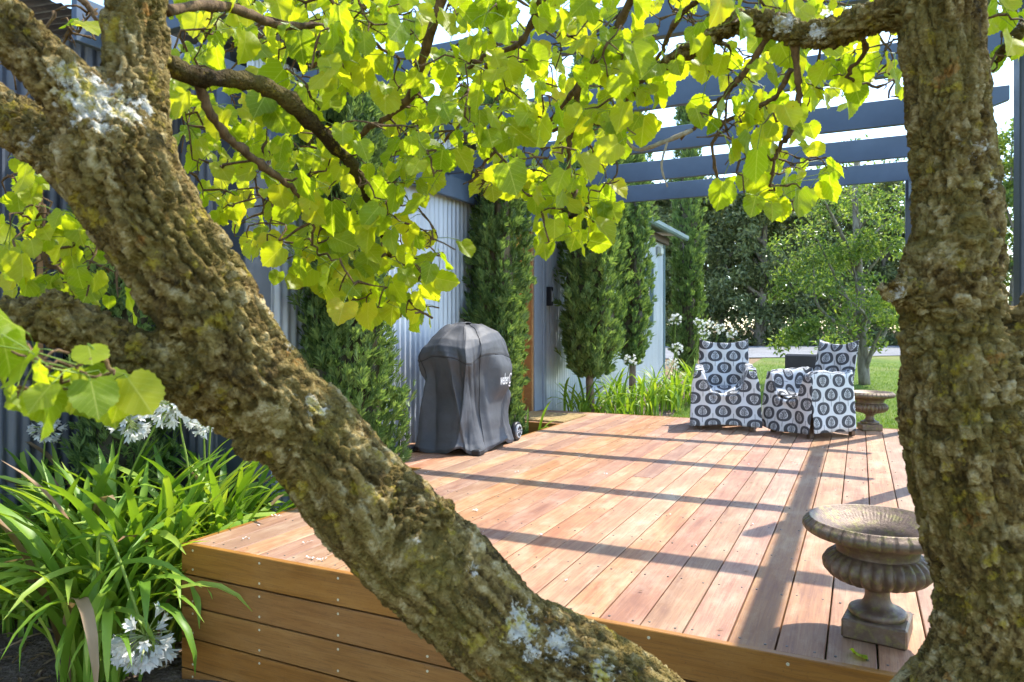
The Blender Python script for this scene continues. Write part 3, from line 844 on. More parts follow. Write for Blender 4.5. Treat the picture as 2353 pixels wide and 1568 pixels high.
def cover_pt(a, q):
    """a: angle, q: 0 hem .. 1 crown"""
    a = np.asarray(a, float); q = np.asarray(q, float)
    idx = q * (len(zk) - 1)
    z = np.interp(idx, np.arange(len(zk)), zk); s = np.interp(idx, np.arange(len(zk)), sk)
    ex = np.interp(z, [0, 0.3, 0.75, 1.0], [0.62, 0.52, 0.50, 0.80])
    c = np.sign(np.cos(a)) * np.abs(np.cos(a)) ** ex; d = np.sign(np.sin(a)) * np.abs(np.sin(a)) ** ex
    low = np.clip(1 - z / 0.72, 0, 1); up = np.clip((z - 0.7) / 0.3, 0, 1)
    f = 0.030 * low ** 0.6 * 0.7 * np.sin(7 * a + 3.0 * np.sin(2 * a) + 2.4 * z) + 0.018 * low * np.sin(13 * a + 5 * z + 1.0)
    f = f + 0.022 * np.sin(4 * a + 0.9 + 6 * z) * np.exp(-((z - 0.62) / 0.16) ** 2) + 0.03 * (1 - up) * up * 4 * np.sin(5 * a + 0.5) * 0.5
    pq = np.stack([np.cos(a) * 2.1 + 5, np.sin(a) * 2.1 + 3, z * 3.2], -1).reshape(-1, 3)
    f = f + 0.05 * fbm(pq, 3, 21).reshape(a.shape) * np.clip(s, 0, 1)
    pl = np.abs(((a * 4.0 / PI + 0.35 + 0.55 * np.sin(a * 1.5) + 0.5 * z) % 2.0) - 1.0)      # broad sharp pleats
    f = f + 0.085 * low ** 0.5 * (pl - 0.5) + 0.05 * (pl - 0.5) * np.exp(-((z - 0.80) / 0.10) ** 2)
    pd = np.abs(((a * 5.0 / PI - 1.7 * z + 0.2) % 2.0) - 1.0)
    f = f + 0.05 * (pd - 0.5) * np.exp(-((z - 0.42) / 0.22) ** 2)
    calm = 1 - 0.95 * np.exp(-((a - 0.22) / 0.42) ** 4 - ((z - 0.56) / 0.15) ** 4)
    f = f * calm
    for (ac, sl, zc, zw, am, wd_) in RIDGES:
        x_ = (a - ac - sl * (z - zc) + PI) % (2 * PI) - PI
        f = f + calm * am * (np.exp(-np.abs(x_) / wd_) - 0.25) * np.exp(-((z - zc) / zw) ** 4)
    seam = -0.012 * np.exp(-((z - 0.735) / 0.008) ** 2)
    s2 = s * (1 + f * np.clip(s * 1.5, 0, 1)) + seam
    x = GA * s2 * c; y = GB * s2 * d
    hem = 0.022 * (1 + np.sin(5 * a + 1.2) + 0.6 * np.sin(9 * a)) * np.clip(1 - z / 0.12, 0, 1)
    lump = 0.035 * fbm(np.stack([x * 6, y * 6, z * 2], -1).reshape(-1, 3), 2, 33).reshape(a.shape) * up
    sag = 0.05 * up * (1 - up) * 2 * np.sin(y * 5.0)
    zz = np.maximum(z + 0.030 * np.cos(4 * a + 0.4) * np.exp(-((z - 0.72) / 0.11) ** 2) + np.clip(hem, 0, 0.08) + lump + sag, 0.006)
    return np.stack([x, y, zz], -1)
NA, NQ = 240, 110
A, Q = np.meshgrid(np.arange(NA) / NA * 2 * PI, np.linspace(0, 1, NQ))
V = cover_pt(A, Q).reshape(-1, 3)
F = [(k * NA + j, k * NA + (j + 1) % NA, (k + 1) * NA + (j + 1) % NA, (k + 1) * NA + j) for k in range(NQ - 1) for j in range(NA)]
cov = mk('fabric_cover', V, F, M['cover'], gr, True, world=False)
# sewn seams and the strap on top
def seam(pts):
    g = Geo(); g.tube(pts, 0.0035, 6); return g.get()
aa = np.linspace(0, 2 * PI, 140)
qs = np.interp(0.735, zk, np.arange(len(zk))) / (len(zk) - 1)
mk('seam', *seam(cover_pt(aa, np.full(140, qs))), M['black'], cov, True, world=False)
for a0 in (R(-125), R(-58), R(-20), R(62), R(150)):
    qq = np.linspace(0.04, 0.93, 70)
    mk('seam', *seam(cover_pt(np.full(70, a0) + 0.03 * np.sin(qq * 5), qq)), M['black'], cov, True, world=False)
g = Geo()
top = cover_pt(np.array([0.0]), np.array([1.0]))[0]
st = spline([(top[0] - 0.10, top[1] - 0.13, top[2] - 0.055), (top[0] - 0.03, top[1] - 0.05, top[2] + 0.0), (top[0] + 0.0, top[1], top[2] + 0.018), (top[0] + 0.02, top[1] + 0.05, top[2] + 0.0), (top[0] + 0.04, top[1] + 0.13, top[2] - 0.045)], 14)
for side in (0, 1):
    pass
Vs = []
for k, p in enumerate(st):
    for dx, dz in ((-0.03, 0), (0.03, 0), (0.03, 0.006), (-0.03, 0.006)): Vs.append((p[0] + dx, p[1], p[2] + dz))
Fs = [(k * 4 + j, k * 4 + (j + 1) % 4, k * 4 + 4 + (j + 1) % 4, k * 4 + 4 + j) for k in range(13) for j in range(4)]
mk('strap', Vs, Fs, M['cover'], cov, True, world=False)
# printed lettering, laid on the cloth
def text_mesh(body, size, sx):
    c = bpy.data.curves.new('txt', 'FONT'); c.body = body; c.size = size; c.offset = 0.0015; c.resolution_u = 3
    o = bpy.data.objects.new('txt', c); COL.objects.link(o)
    bpy.context.view_layer.update()
    me = bpy.data.meshes.new_from_object(o.evaluated_get(bpy.context.evaluated_depsgraph_get()))
    bpy.data.objects.remove(o); bpy.data.curves.remove(c)
    bm = bmesh.new(); bm.from_mesh(me)
    bmesh.ops.triangulate(bm, faces=bm.faces[:])
    bmesh.ops.subdivide_edges(bm, edges=bm.edges[:], cuts=1)
    bm.verts.index_update()
    V = np.array([v.co[:] for v in bm.verts]); F = [tuple(v.index for v in f.verts) for f in bm.faces]
    bm.free(); bpy.data.meshes.remove(me)
    V[:, 0] *= sx
    return V, F
def on_cover(V2, y0, z0):
    """map flat (x right, y up) to the cloth on the deck side; x runs along the grill's length"""
    z = z0 + V2[:, 1]
    q = np.interp(z, zk, np.arange(len(zk))) / (len(zk) - 1)
    y = y0 + V2[:, 0]
    a = np.zeros(len(y))
    for _ in range(12):
        p = cover_pt(a, q)
        lo = p[:, 1]
        if _ == 0:
            A_ = np.linspace(-1.2, 1.2, 1200)
        ys = cover_pt(A_, np.full(1200, q.mean()))[:, 1]
        a = np.interp(y, np.maximum.accumulate(ys), A_)
        break
    e = 1e-3
    p = cover_pt(a, q)
    n = np.cross(cover_pt(a + e, q) - cover_pt(a - e, q), cover_pt(a, q + e) - cover_pt(a, q - e))
    n /= np.linalg.norm(n, axis=1)[:, None]
    return p + n * 0.004
TV, TF = text_mesh('weber', 0.122, 0.47)
TV[:, 0] -= TV[:, 0].min()
wd = TV[:, 0].max()
LA, LZ = 0.03, 0.515
mk('lettering', on_cover(TV, LA, LZ), TF, M['print'], cov, world=False)
# the round emblem after the word: an open ring with a tail
g = Geo()
def ribbon(pts, hw):
    pts = np.array(pts, float); tdir = np.gradient(pts, axis=0); tdir /= np.linalg.norm(tdir, axis=1)[:, None]
    nn = np.stack([-tdir[:, 1], tdir[:, 0]], 1)
    hw = np.broadcast_to(hw, (len(pts),))[:, None]
    V = np.vstack([pts - nn * hw, pts + nn * hw]); m = len(pts)
    V = np.hstack([V, np.zeros((len(V), 1))])
    return V, [(i, i + 1, m + i + 1, m + i) for i in range(m - 1)]
th = np.linspace(R(40), R(320), 24)
g.add(*ribbon(np.stack([wd + 0.045 + 0.030 * np.cos(th), 0.042 + 0.040 * np.sin(th)], 1), 0.0055))
g.add(*ribbon(np.stack([np.linspace(wd + 0.025, wd + 0.10, 12), -0.012 - 0.010 * np.sin(np.linspace(0, PI, 12))], 1), 0.006))
EV, EF = g.get()
mk('emblem', on_cover(EV, LA, LZ), EF, M['print'], cov, world=False)
# wheel and feet that show below the hem
def wheel(c, r):
    n = 28; V = []; F = []
    prof = [(r * 0.30, 0.012), (r * 0.62, 0.014), (r * 0.72, 0.016), (r * 0.78, 0.020), (r, 0.018), (r, -0.018), (r * 0.78, -0.02)]
    for (rr, x) in prof:
        for j in range(n):
            V.append((c[0] + x, c[1] + rr * math.cos(j / n * 2 * PI), c[2] + rr * math.sin(j / n * 2 * PI)))
    F = [(k * n + j, k * n + (j + 1) % n, (k + 1) * n + (j + 1) % n, (k + 1) * n + j) for k in range(len(prof) - 1) for j in range(n)]
    F.append(tuple(range(n)))
    return V, F
wl_ = mk('wheel', *wheel((0.262, 0.455, 0.082), 0.08), M['black'], gr, True, world=False)
wv_, wf_ = wheel((0.275, 0.455, 0.082), 0.058)
mk('hub_cap', wv_, wf_, M['plastic'], wl_, False, world=False)
g = Geo()
for j in range(8):
    a = j / 8 * 2 * PI
    g.tube([(0.293, 0.455 + 0.02 * math.cos(a), 0.082 + 0.02 * math.sin(a)), (0.295, 0.455 + 0.05 * math.cos(a), 0.082 + 0.05 * math.sin(a))], 0.004, 5)
mk('spokes', *g.get(), M['black'], wl_, world=False)
for (x, y) in ((0.285, -0.33), (-0.27, -0.40)):
    mk('foot', *Geo().box((x - 0.035, y - 0.05, 0.001), (x + 0.035, y + 0.05, 0.045), 0.008).get(), M['black'], gr, world=False)

# ------------------------------------------------------------------ armchairs under printed covers
def armchair(label, loc, rz, seed, W=0.61, D=0.64):
    root = thing('covered_armchair', label, 'armchair', loc, rz, 'armchairs under leaf print covers')
    r = np.random.default_rng(seed)
    hx = W / 2
    yf, yb = -D / 2, D / 2
    aw = 0.085                       # arm width
    za, zs, zt = 0.60, 0.40, 0.855
    # cross-section strips run from the left hem over left arm, seat, right arm to right hem; rows run front to back
    def arm_top(t): return za - 0.035 * math.sin(PI * t) * (0.5 + r.random() * 0.01)
    NX = [10, 5, 9, 22, 9, 5, 10]
    rows = 30
    V = []; UV = []; rowlen = None
    ph = r.uniform(0, 6, 8)
    for k in range(rows):
        t = k / (rows - 1)
        y = yf + t * (D - 0.10)
        at = arm_top(t)
        if t < 0.12: at -= (0.12 - t) * 0.25
        seat = zs - 0.07 * math.sin(PI * min(1, t * 1.15)) - 0.02
        fr = max(0.0, 1 - t / 0.16)          # front edge sags between the arms
        seat = seat * (1 - fr) + (0.335) * fr
        flare = 0.03
        pts = []
        key = [(-hx - flare, 0.055), (-hx, at - 0.03), (-hx + 0.012, at), (-hx + aw - 0.01, at - 0.004), (-hx + aw + 0.008, at - 0.04), (-hx + aw + 0.03, seat + 0.075)]
        key2 = [(x * -1, z) for x, z in key[::-1]]
        L = []
        prof = key + [(-0.12, seat + 0.012), (0.0, seat), (0.12, seat + 0.012)] + key2
        prof = np.array(prof)
        # resample: densify
        seg = [10, 2, 3, 2, 8, 6, 5, 5, 6, 8, 2, 3, 2, 10]
        for s_ in range(len(prof) - 1):
            for q in range(seg[s_]):
                f = q / seg[s_]
                L.append(prof[s_] * (1 - f) + prof[s_ + 1] * f)
        L.append(prof[-1])
        L = np.array(L)
        x = L[:, 0]; z = L[:, 1]
        arc = np.concatenate([[0], np.cumsum(np.hypot(np.diff(x), np.diff(z)))])
        lowz = np.clip(1 - (z - 0.05) / 0.5, 0, 1)
        outer = (np.arange(len(x)) < 11) | (np.arange(len(x)) > len(x) - 12)
        x = x + np.where(outer, np.sign(x) * 0.016 * lowz * np.sin(9 * y + ph[0] + 4 * z), 0)
        z = z + np.where(outer, 0, 0.018 * fbm(np.stack([x * 9, np.full_like(x, y * 9), np.full_like(x, seed)], 1), 2, seed))
        for i in range(len(x)):
            V.append((x[i], y, z[i])); UV.append((arc[i] - arc[-1] / 2, y + 0.3))
        rowlen = len(x)
    F = [(k * rowlen + i, k * rowlen + i + 1, (k + 1) * rowlen + i + 1, (k + 1) * rowlen + i) for k in range(rows - 1) for i in range(rowlen - 1)]
    G = Geo(); G.add(V, F); UVs = [np.array(UV)]
    # outer sides need the print upright: uv from (y, z)
    UV = np.array(UV); Va = np.array(V)
    idx = np.arange(len(Va)) % rowlen
    out_l = idx <= 11; out_r = idx >= rowlen - 12
    UVs[0] = UV.copy()
    UVs[0][out_l] = np.stack([-Va[out_l, 1] + 0.4, Va[out_l, 2]], 1)
    UVs[0][out_r] = np.stack([Va[out_r, 1] + 0.07, Va[out_r, 2] + 0.04], 1)
    # front skirt: hem to the front edge profile of row 0
    front = Va[:rowlen]
    fx = np.linspace(-hx - 0.025, hx + 0.025, 44)
    order = np.argsort(front[:, 0], kind='stable')
    topz = np.interp(fx, [-hx - 0.02, -hx, -hx + 0.012, -hx + aw - 0.01, -hx + aw + 0.008, -hx + aw + 0.05, -0.12, 0, 0.12, hx - aw - 0.05, hx - aw - 0.008, hx - aw + 0.01, hx - 0.012, hx, hx + 0.02],
                     [0.45, 0.54, 0.57, 0.566, 0.53, 0.43, 0.352, 0.335, 0.352, 0.43, 0.53, 0.566, 0.57, 0.54, 0.45])
    Vf = []; UVf = []
    NZ = 22
    for j in range(NZ):
        f = j / (NZ - 1)
        for i in range(len(fx)):
            z = 0.045 + 0.012 * math.sin(fx[i] * 7 + ph[1]) + f * (topz[i] - 0.045)
            lowz = (1 - f)
            yv = yf - 0.004 - 0.045 * lowz - 0.016 * math.sin(fx[i] * 14 + ph[2]) * (0.3 + lowz) - 0.014 * math.sin(fx[i] * 27 + ph[3] + 3 * f) * (1 - abs(2 * f - 1)) - 0.02 * math.exp(-((f - 0.92) / 0.06) ** 2) * math.cos(fx[i] / hx * PI / 2)
            Vf.append((fx[i] * (1 + 0.06 * lowz), yv, z)); UVf.append((fx[i] + 0.02, z))
    n = len(fx)
    G.add(Vf, [(j * n + i, j * n + i + 1, (j + 1) * n + i + 1, (j + 1) * n + i) for j in range(NZ - 1) for i in range(n - 1)]); UVs.append(np.array(UVf))
    # back rest: front sheet, rear sheet to the hem, closed over the top and sides
    def back_sheet(front_side):
        Vb = []; U = []
        NZ2 = 26; nx = 30
        for j in range(NZ2):
            f = j / (NZ2 - 1)
            for i in range(nx):
                s = i / (nx - 1) * 2 - 1
                dip = 0.035 * (1 - s * s) - (0.012 if abs(s) > 0.9 else 0)
                zb = 0.36 if front_side else 0.05
                z = zb + f * (zt - dip - zb)
                lean = 0.10 * max(0, (z - 0.35) / 0.5)
                hw = hx - 0.035 - 0.01 * f
                if not front_side and z < 0.5: hw = hx - 0.035 + 0.06 * (0.5 - z) / 0.5
                y0 = yb - 0.11 + lean
                y = y0 + (0.0 if front_side else 0.055)
                edge = (1 - s ** 8)
                if front_side: y = y0 + 0.03 * (1 - edge) + 0.022 * edge * math.sin(3.0 * s + ph[4]) * (1 - f) + 0.012 * math.sin(8 * s + 9 * f + ph[5]) * edge
                else: y = y0 + 0.06 - 0.03 * (1 - edge) + 0.01 * math.sin(9 * s + ph[6])
                Vb.append((s * hw, y, z)); U.append((s * hw + (0.085 if front_side else 0), z - 0.02))
        return Vb, [(j * nx + i, j * nx + i + 1, (j + 1) * nx + i + 1, (j + 1) * nx + i) for j in range(NZ2 - 1) for i in range(nx - 1)], U
    for fs in (True, False):
        vb, fb, ub = back_sheet(fs); G.add(vb, fb); UVs.append(np.array(ub))
    # top and side closing strips of the back
    vb1, _, _ = back_sheet(True); vb2, _, _ = back_sheet(False)
    nx = 30; NZ2 = 26
    ring1 = [vb1[(NZ2 - 1) * nx + i] for i in range(nx)]; ring2 = [vb2[(NZ2 - 1) * nx + i] for i in range(nx)]
    Vt = ring1 + ring2
    G.add(Vt, [(i, i + 1, nx + i + 1, nx + i) for i in range(nx - 1)]); UVs.append(np.array([(v[0], v[2] + 0.02 * (v[1] > 0.3)) for v in Vt]))
    for e in (0, nx - 1):
        zs_ = np.linspace(0.36, 0.84, 14)
        l1 = []; l2 = []
        for z in zs_:
            a1 = min(range(NZ2), key=lambda j: abs(vb1[j * nx + e][2] - z)); a2 = min(range(NZ2), key=lambda j: abs(vb2[j * nx + e][2] - z))
            l1.append(vb1[a1 * nx + e]); l2.append(vb2[a2 * nx + e])
        Vt = l1 + l2
        G.add(Vt, [(i, i + 1, 14 + i + 1, 14 + i) for i in range(13)]); UVs.append(np.array([(v[1], v[2]) for v in Vt]))
    VV, FF = G.get()
    cov = mk('cover', VV, FF, M['cotton'], root, True, np.concatenate(UVs), world=False)
    md = cov.modifiers.new('cloth_thickness', 'SOLIDIFY'); md.thickness = 0.003; md.offset = 0
    for sx in (-1, 1):
        for yy_ in (yf + 0.035, yb - 0.06):
            mk('leg', *Geo().box((sx * (hx - 0.05) - 0.021, yy_ - 0.021, 0.001), (sx * (hx - 0.05) + 0.021, yy_ + 0.021, 0.36), 0.003).get(), M['leg'], root, world=False)
    return root
def chair_at(fr_corner, phi, W, D):
    c, s = math.cos(phi), math.sin(phi)
    return (fr_corner[0] - (c * W / 2 - s * (-D / 2)), fr_corner[1] - (s * W / 2 + c * (-D / 2)), 0.0)
ph1 = R(11); armchair('armchair under leaf print cover facing the camera, left of the pair', chair_at((-0.875, 7.12), ph1, 0.575, 0.62), ph1, 3, W=0.575, D=0.62)
ph2 = R(-43); armchair('armchair under leaf print cover turned sideways, right of the pair', chair_at((-0.385, 6.80), ph2, 0.56, 0.58), ph2, 5, W=0.56, D=0.58)
# plain dark chair whose back shows between the two
dk = thing('dark_armchair', 'dark chair with padded back standing behind the patterned chairs', 'chair', (-0.50, 8.62, float(terr(0, 8.6)) + 0.012), R(172))
gz0 = float(terr(0, 8.6)) + 0.012
mk('backrest', *Geo().box((-0.21, 0.20, 0.52), (0.21, 0.26, 0.93), 0.02).get(), M['leather'], dk, world=False)
mk('seat', *Geo().box((-0.23, -0.22, 0.38), (0.23, 0.22, 0.45), 0.015).get(), M['leather'], dk, world=False)
for sx in (-1, 1):
    mk('leg', *Geo().box((sx * 0.2 - 0.02, -0.2, 0.0), (sx * 0.2 + 0.02, -0.16, 0.38), 0.003).get(), M['leg'], dk, world=False)
    mk('leg', *Geo().box((sx * 0.2 - 0.02, 0.19, 0.0), (sx * 0.2 + 0.02, 0.23, 0.56), 0.003).get(), M['leg'], dk, world=False)

# ------------------------------------------------------------------ doormat
g = Geo(); n1_, n2_ = 36, 40
V = []
for i in range(n1_):
    for j in range(n2_):
        x = -3.42 + 0.68 * i / (n1_ - 1); y = 6.87 + 0.70 * j / (n2_ - 1)
        V.append((x + random.uniform(-.003, .003), y + random.uniform(-.003, .003), 0.018 + random.uniform(-.003, .003)))
F = [(i * n2_ + j, (i + 1) * n2_ + j, (i + 1) * n2_ + j + 1, i * n2_ + j + 1) for i in range(n1_ - 1) for j in range(n2_ - 1)]
dm = mk('doormat', V, F, M['coir'])
md = dm.modifiers.new('thick', 'SOLIDIFY'); md.thickness = 0.014; md.offset = -1
tag(dm, 'tan coir doormat lying on the deck before the door', 'doormat')

# ------------------------------------------------------------------ cypresses
def cypress(label, x, y, h, rad, seed, n, z0=None, skirt=0.0, squash=0.8, lean=(0, 0), sz=1.0, low=0.0):
    """columnar cypress: trunk and one crown of many feathery upright sprays; skirt = height where the foliage begins"""
    r = np.random.default_rng(seed)
    z0 = float(terr(x, y)) if z0 is None else z0
    root = thing('cypress_tree', label, 'cypress', (x, y, z0), 0, 'pencil cypresses along the house')
    tp = np.array([[lean[0] * t * h, lean[1] * t * h, t * h * 0.8] for t in np.linspace(0, 1, 8)])
    tp[:, :2] += 0.012 * r.standard_normal((8, 2)); tp[0, :2] = 0
    mk('trunk', *tube(tp, np.linspace(0.055 if skirt > .3 else 0.04, 0.012, 8), 10, True, 0.06), M['trunk_brown'], root, True, world=False)
    def radius(t):
        return rad * np.clip(np.minimum(1.0, (t / 0.13 + 0.42)) * np.clip((1 - t) / 0.35, 0, 1) ** 0.55, 0.02, 1)
    # ropes of foliage
    zz = skirt + (h - skirt) * r.random(n) ** 1.05
    t = (zz - skirt) / (h - skirt)
    a = r.random(n) * 2 * PI
    pn = np.stack([np.cos(a) * 2.4 + seed, np.sin(a) * 2.4, zz * 1.1], 1)
    lob = fbm(pn, 3, seed)
    fine = vnoise(np.stack([np.cos(a) * 6 + seed, np.sin(a) * 6, zz * 3.2], 1), seed + 5)
    depth = r.random(n) ** 0.45
    rr = radius(t) * (0.80 + 0.42 * lob + 0.20 * fine + 0.25 * (r.random(n) < 0.015)) * (0.45 + 0.55 * depth)
    C = np.stack([rr * np.cos(a) * 1.0, rr * np.sin(a), zz], 1)
    C[:, 0] *= squash
    C[:, 0] += lean[0] * zz; C[:, 1] += lean[1] * zz
    keep = (lob * 0.6 + fine * 0.4 > -0.30) | (depth < 0.5)
    C = C[keep]; a = a[keep]; t = t[keep]; n = len(C)
    out = np.stack([np.cos(a), np.sin(a), np.zeros(n)], 1)
    up = np.array([0, 0, 1.0])
    D = up[None] * 1.0 + out * (0.30 + 0.35 * r.random((n, 1))) + 0.28 * r.standard_normal((n, 3))
    D /= np.linalg.norm(D, axis=1)[:, None]
    S = np.cross(D, out + 0.6 * r.standard_normal((n, 3))); S /= np.linalg.norm(S, axis=1)[:, None]
    Nn = np.cross(D, S)
    L = sz * (0.06 + 0.085 * r.random(n) ** 2)[:, None]
    V = []; F = []
    # one spray = 7 slim leaflets (diamonds) fanned along a stem
    fan = [(0.0, 0.0, 1.0, 0.10), (0.18, 0.55, 0.62, 0.085), (0.18, -0.55, 0.62, 0.085), (0.42, 0.5, 0.5, 0.08), (0.42, -0.5, 0.5, 0.08), (0.62, 0.45, 0.38, 0.07), (0.62, -0.45, 0.38, 0.07)]
    blocks = []
    for st_, an, ln, wd in fan:
        dirv = D * math.cos(an) + S * math.sin(an) + Nn * (0.18 * r.standard_normal((n, 1)))
        sid = S * math.cos(an) - D * math.sin(an)
        b = C + D * L * st_
        blocks.append(np.stack([b, b + dirv * L * ln * 0.45 + sid * L * wd + Nn * L * 0.05, b + dirv * L * ln, b + dirv * L * ln * 0.45 - sid * L * wd + Nn * L * 0.05], 1))
    B = np.stack(blocks, 1).reshape(-1, 3)          # n*7*4
    F = np.arange(len(B)).reshape(-1, 4)
    mk('crown', B, F, M['cypress'], root, world=False)
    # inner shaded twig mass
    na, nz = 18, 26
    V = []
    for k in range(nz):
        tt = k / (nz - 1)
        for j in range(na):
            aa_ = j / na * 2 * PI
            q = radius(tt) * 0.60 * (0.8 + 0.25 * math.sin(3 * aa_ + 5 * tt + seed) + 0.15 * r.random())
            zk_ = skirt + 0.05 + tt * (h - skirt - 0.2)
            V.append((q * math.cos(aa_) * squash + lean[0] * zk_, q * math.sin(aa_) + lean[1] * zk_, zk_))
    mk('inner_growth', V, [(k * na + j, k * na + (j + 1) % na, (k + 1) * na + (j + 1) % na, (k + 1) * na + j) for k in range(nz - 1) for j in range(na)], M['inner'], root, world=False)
    return root
cypress('dark cypress at far left beside the recessed slate wall', -3.90, 2.82, 3.1, 0.27, 11, 3600, sz=1.0)
cypress('broad cypress against the wall left of the covered grill', -3.215, 4.02, 3.75, 0.44, 12, 9500, squash=0.72, sz=1.0)
cypress('tall dense cypress right behind the covered grill', -3.17, 6.24, 4.3, 0.33, 13, 8500, squash=0.75, sz=1.05)
cypress('cypress on a bare trunk just right of the door', -2.98, 8.42, 5.0, 0.60, 14, 7500, skirt=0.60, squash=0.72, sz=1.3)
cypress('slim cypress on a bare trunk under the far end of the pergola', -3.02, 10.30, 5.2, 0.335, 15, 4500, skirt=0.62, sz=1.2)
cypress('distant slender cypress beyond the far corner of the house', -3.20, 14.9, 6.2, 0.37, 16, 4200, skirt=0.1, sz=1.5)

# ------------------------------------------------------------------ mulberry tree
def limb(rows, n=None):
    """rows of (u, v, depth, radius in photo pixels) -> world points and radii"""
    rows = np.array(rows, float)
    n = n or len(rows) * 6
    q = spline(rows, n)
    pts = np.array([P(a[0], a[1], a[2]) for a in q])
    return pts, np.maximum(q[:, 3], 1.0) * q[:, 2] / FPX
base = np.array([0.03, 1.50, -0.64])
STEMS = {
 'D': [(1660, 1860, 1.45, 170), (1430, 1630, 1.42, 145), (1200, 1492, 1.38, 132), (997, 1307, 1.34, 139), (838, 1152, 1.31, 133), (700, 985, 1.28, 120), (575, 860, 1.26, 126), (478, 700, 1.24, 128), (368, 540, 1.22, 130), (262, 370, 1.20, 135), (225, 300, 1.2, 110)],
 'A': [(262, 390, 1.20, 100), (200, 260, 1.19, 88), (120, 165, 1.18, 78), (30, 75, 1.17, 72), (-80, -40, 1.16, 68)],
 'B': [(300, 390, 1.22, 105), (300, 260, 1.24, 92), (308, 150, 1.26, 78), (314, 40, 1.28, 72), (320, -80, 1.3, 68)],
 'C': [(260, 450, 1.28, 90), (150, 360, 1.32, 80), (60, 300, 1.36, 72), (-60, 230, 1.4, 66)],
 'L': [(600, 960, 1.27, 70), (480, 895, 1.25, 76), (370, 838, 1.22, 70), (270, 795, 1.20, 66), (165, 752, 1.18, 62), (60, 733, 1.16, 57), (-60, 735, 1.14, 54)],
 'R': [(2150, -90, 1.46, 100), (2160, 10, 1.45, 97), (2172, 150, 1.44, 93), (2184, 300, 1.43, 97), (2200, 450, 1.42, 101), (2196, 560, 1.41, 106), (2186, 660, 1.40, 114), (2196, 780, 1.40, 124), (2226, 980, 1.40, 158), (2292, 1200, 1.40, 172), (2335, 1400, 1.40, 178), (2310, 1568, 1.41, 188), (2220, 1760, 1.43, 230), (2120, 2000, 1.46, 280)],
 'R2': [(2330, 1000, 1.38, 80), (2345, 860, 1.36, 62), (2375, 750, 1.34, 55), (2430, 640, 1.32, 50)],
 's1': [(2130, 700, 1.37, 55), (2075, 672, 1.36, 38), (2020, 656, 1.35, 13)],
 's2': [(985, 1225, 1.29, 52), (1012, 1180, 1.28, 36), (1024, 1150, 1.27, 22)],
 's3': [(610, 1000, 1.24, 52), (565, 1025, 1.23, 36), (532, 1040, 1.22, 10)],
 's4': [(150, 720, 1.16, 44), (122, 685, 1.16, 34), (112, 664, 1.16, 16)],
 'E': [(2150, 30, 1.47, 62), (2060, 28, 1.49, 46), (1985, 45, 1.52, 43), (1900, 78, 1.56, 40), (1838, 80, 1.60, 36), (1785, 58, 1.64, 33), (1700, 52, 1.70, 28), (1625, 92, 1.76, 22), (1545, 138, 1.82, 17), (1488, 168, 1.88, 12)],
}
mul = thing('mulberry_tree', 'old leaning mulberry with rough lichened stems framing the view', 'tree', tuple(base))
g = Geo(); axp = []; axt = []
for k, rows in STEMS.items():
    pts, rad = limb(rows, len(rows) * 7)
    g.tube(pts, rad * 0.95, 20)
    axp.append(pts); axt.append(frames(pts)[0])
# root flare joining the two stems
for tgt in (limb(STEMS['D'], 8)[0][0], limb(STEMS['R'], 8)[0][-1]):
    pts = spline([base, (base + tgt) / 2 + [0, 0, -0.03], tgt, tgt + (tgt - base) * 0.15], 14)
    g.tube(pts, np.linspace(0.26, 0.15, 14), 20); axp.append(pts); axt.append(frames(pts)[0])
axp = np.concatenate(axp); axt = np.concatenate(axt)
tmp = add('tmp_trunk', mesh('tmp_trunk', *g.get()))
md = tmp.modifiers.new('r', 'REMESH'); md.mode = 'VOXEL'; md.voxel_size = 0.0042
md2 = tmp.modifiers.new('s', 'SMOOTH'); md2.iterations = 7; md2.factor = 0.5
bpy.context.view_layer.update()
ev = tmp.evaluated_get(bpy.context.evaluated_depsgraph_get())
me = bpy.data.meshes.new_from_object(ev)
bpy.data.objects.remove(tmp)
nv = len(me.vertices)
co = np.empty(nv * 3); me.vertices.foreach_get('co', co); co = co.reshape(-1, 3)
no = np.empty(nv * 3); me.vertices.foreach_get('normal', no); no = no.reshape(-1, 3)
kd = kdtree.KDTree(len(axp))
for i, p in enumerate(axp): kd.insert(p, i)
kd.balance()
ai = np.fromiter((kd.find(c)[1] for c in co), int, nv)
T = axt[ai]
def stretch(p, f): return p - T * ((p * T).sum(1)[:, None]) * (1 - f)
q = stretch(co, 0.17)
warp = np.stack([vnoise(q * 30, 1), vnoise(q * 30, 2), vnoise(q * 30, 3)], 1)
warp2 = np.stack([vnoise(co * 90, 11), vnoise(co * 90, 12), vnoise(co * 90, 13)], 1)
qq = q * 38 + warp * 0.45 + warp2 * 0.14
f1, f2, cid = voro(qq, 4)
edge = f2 - f1
crack = np.clip(1 - edge / 0.20, 0, 1) ** 1.2
f1b, f2b, cidb = voro(stretch(co, 0.30) * 95 + warp * 0.8 + warp2 * 0.2, 9)
crackb = np.clip(1 - (f2b - f1b) / 0.22, 0, 1)
deep = 0.55 + 0.45 * vnoise(co * 7, 70)
disp = -0.0185 * crack * deep + 0.0060 * (cid - 0.5) - 0.0028 * crackb + 0.0014 * (cidb - 0.5) + 0.006 * fbm(co * 11, 2, 40) + 0.0016 * fbm(co * 80, 3, 50)
gf = vnoise(stretch(co, 0.10) * 30 + warp * 0.2, 60)
disp += -0.0110 * np.clip(1 - np.abs(gf) / 0.13, 0, 1) * (vnoise(co * 9, 71) > -0.2)
tone = np.clip(0.55 * cid + 0.45 * cidb, 0, 1)
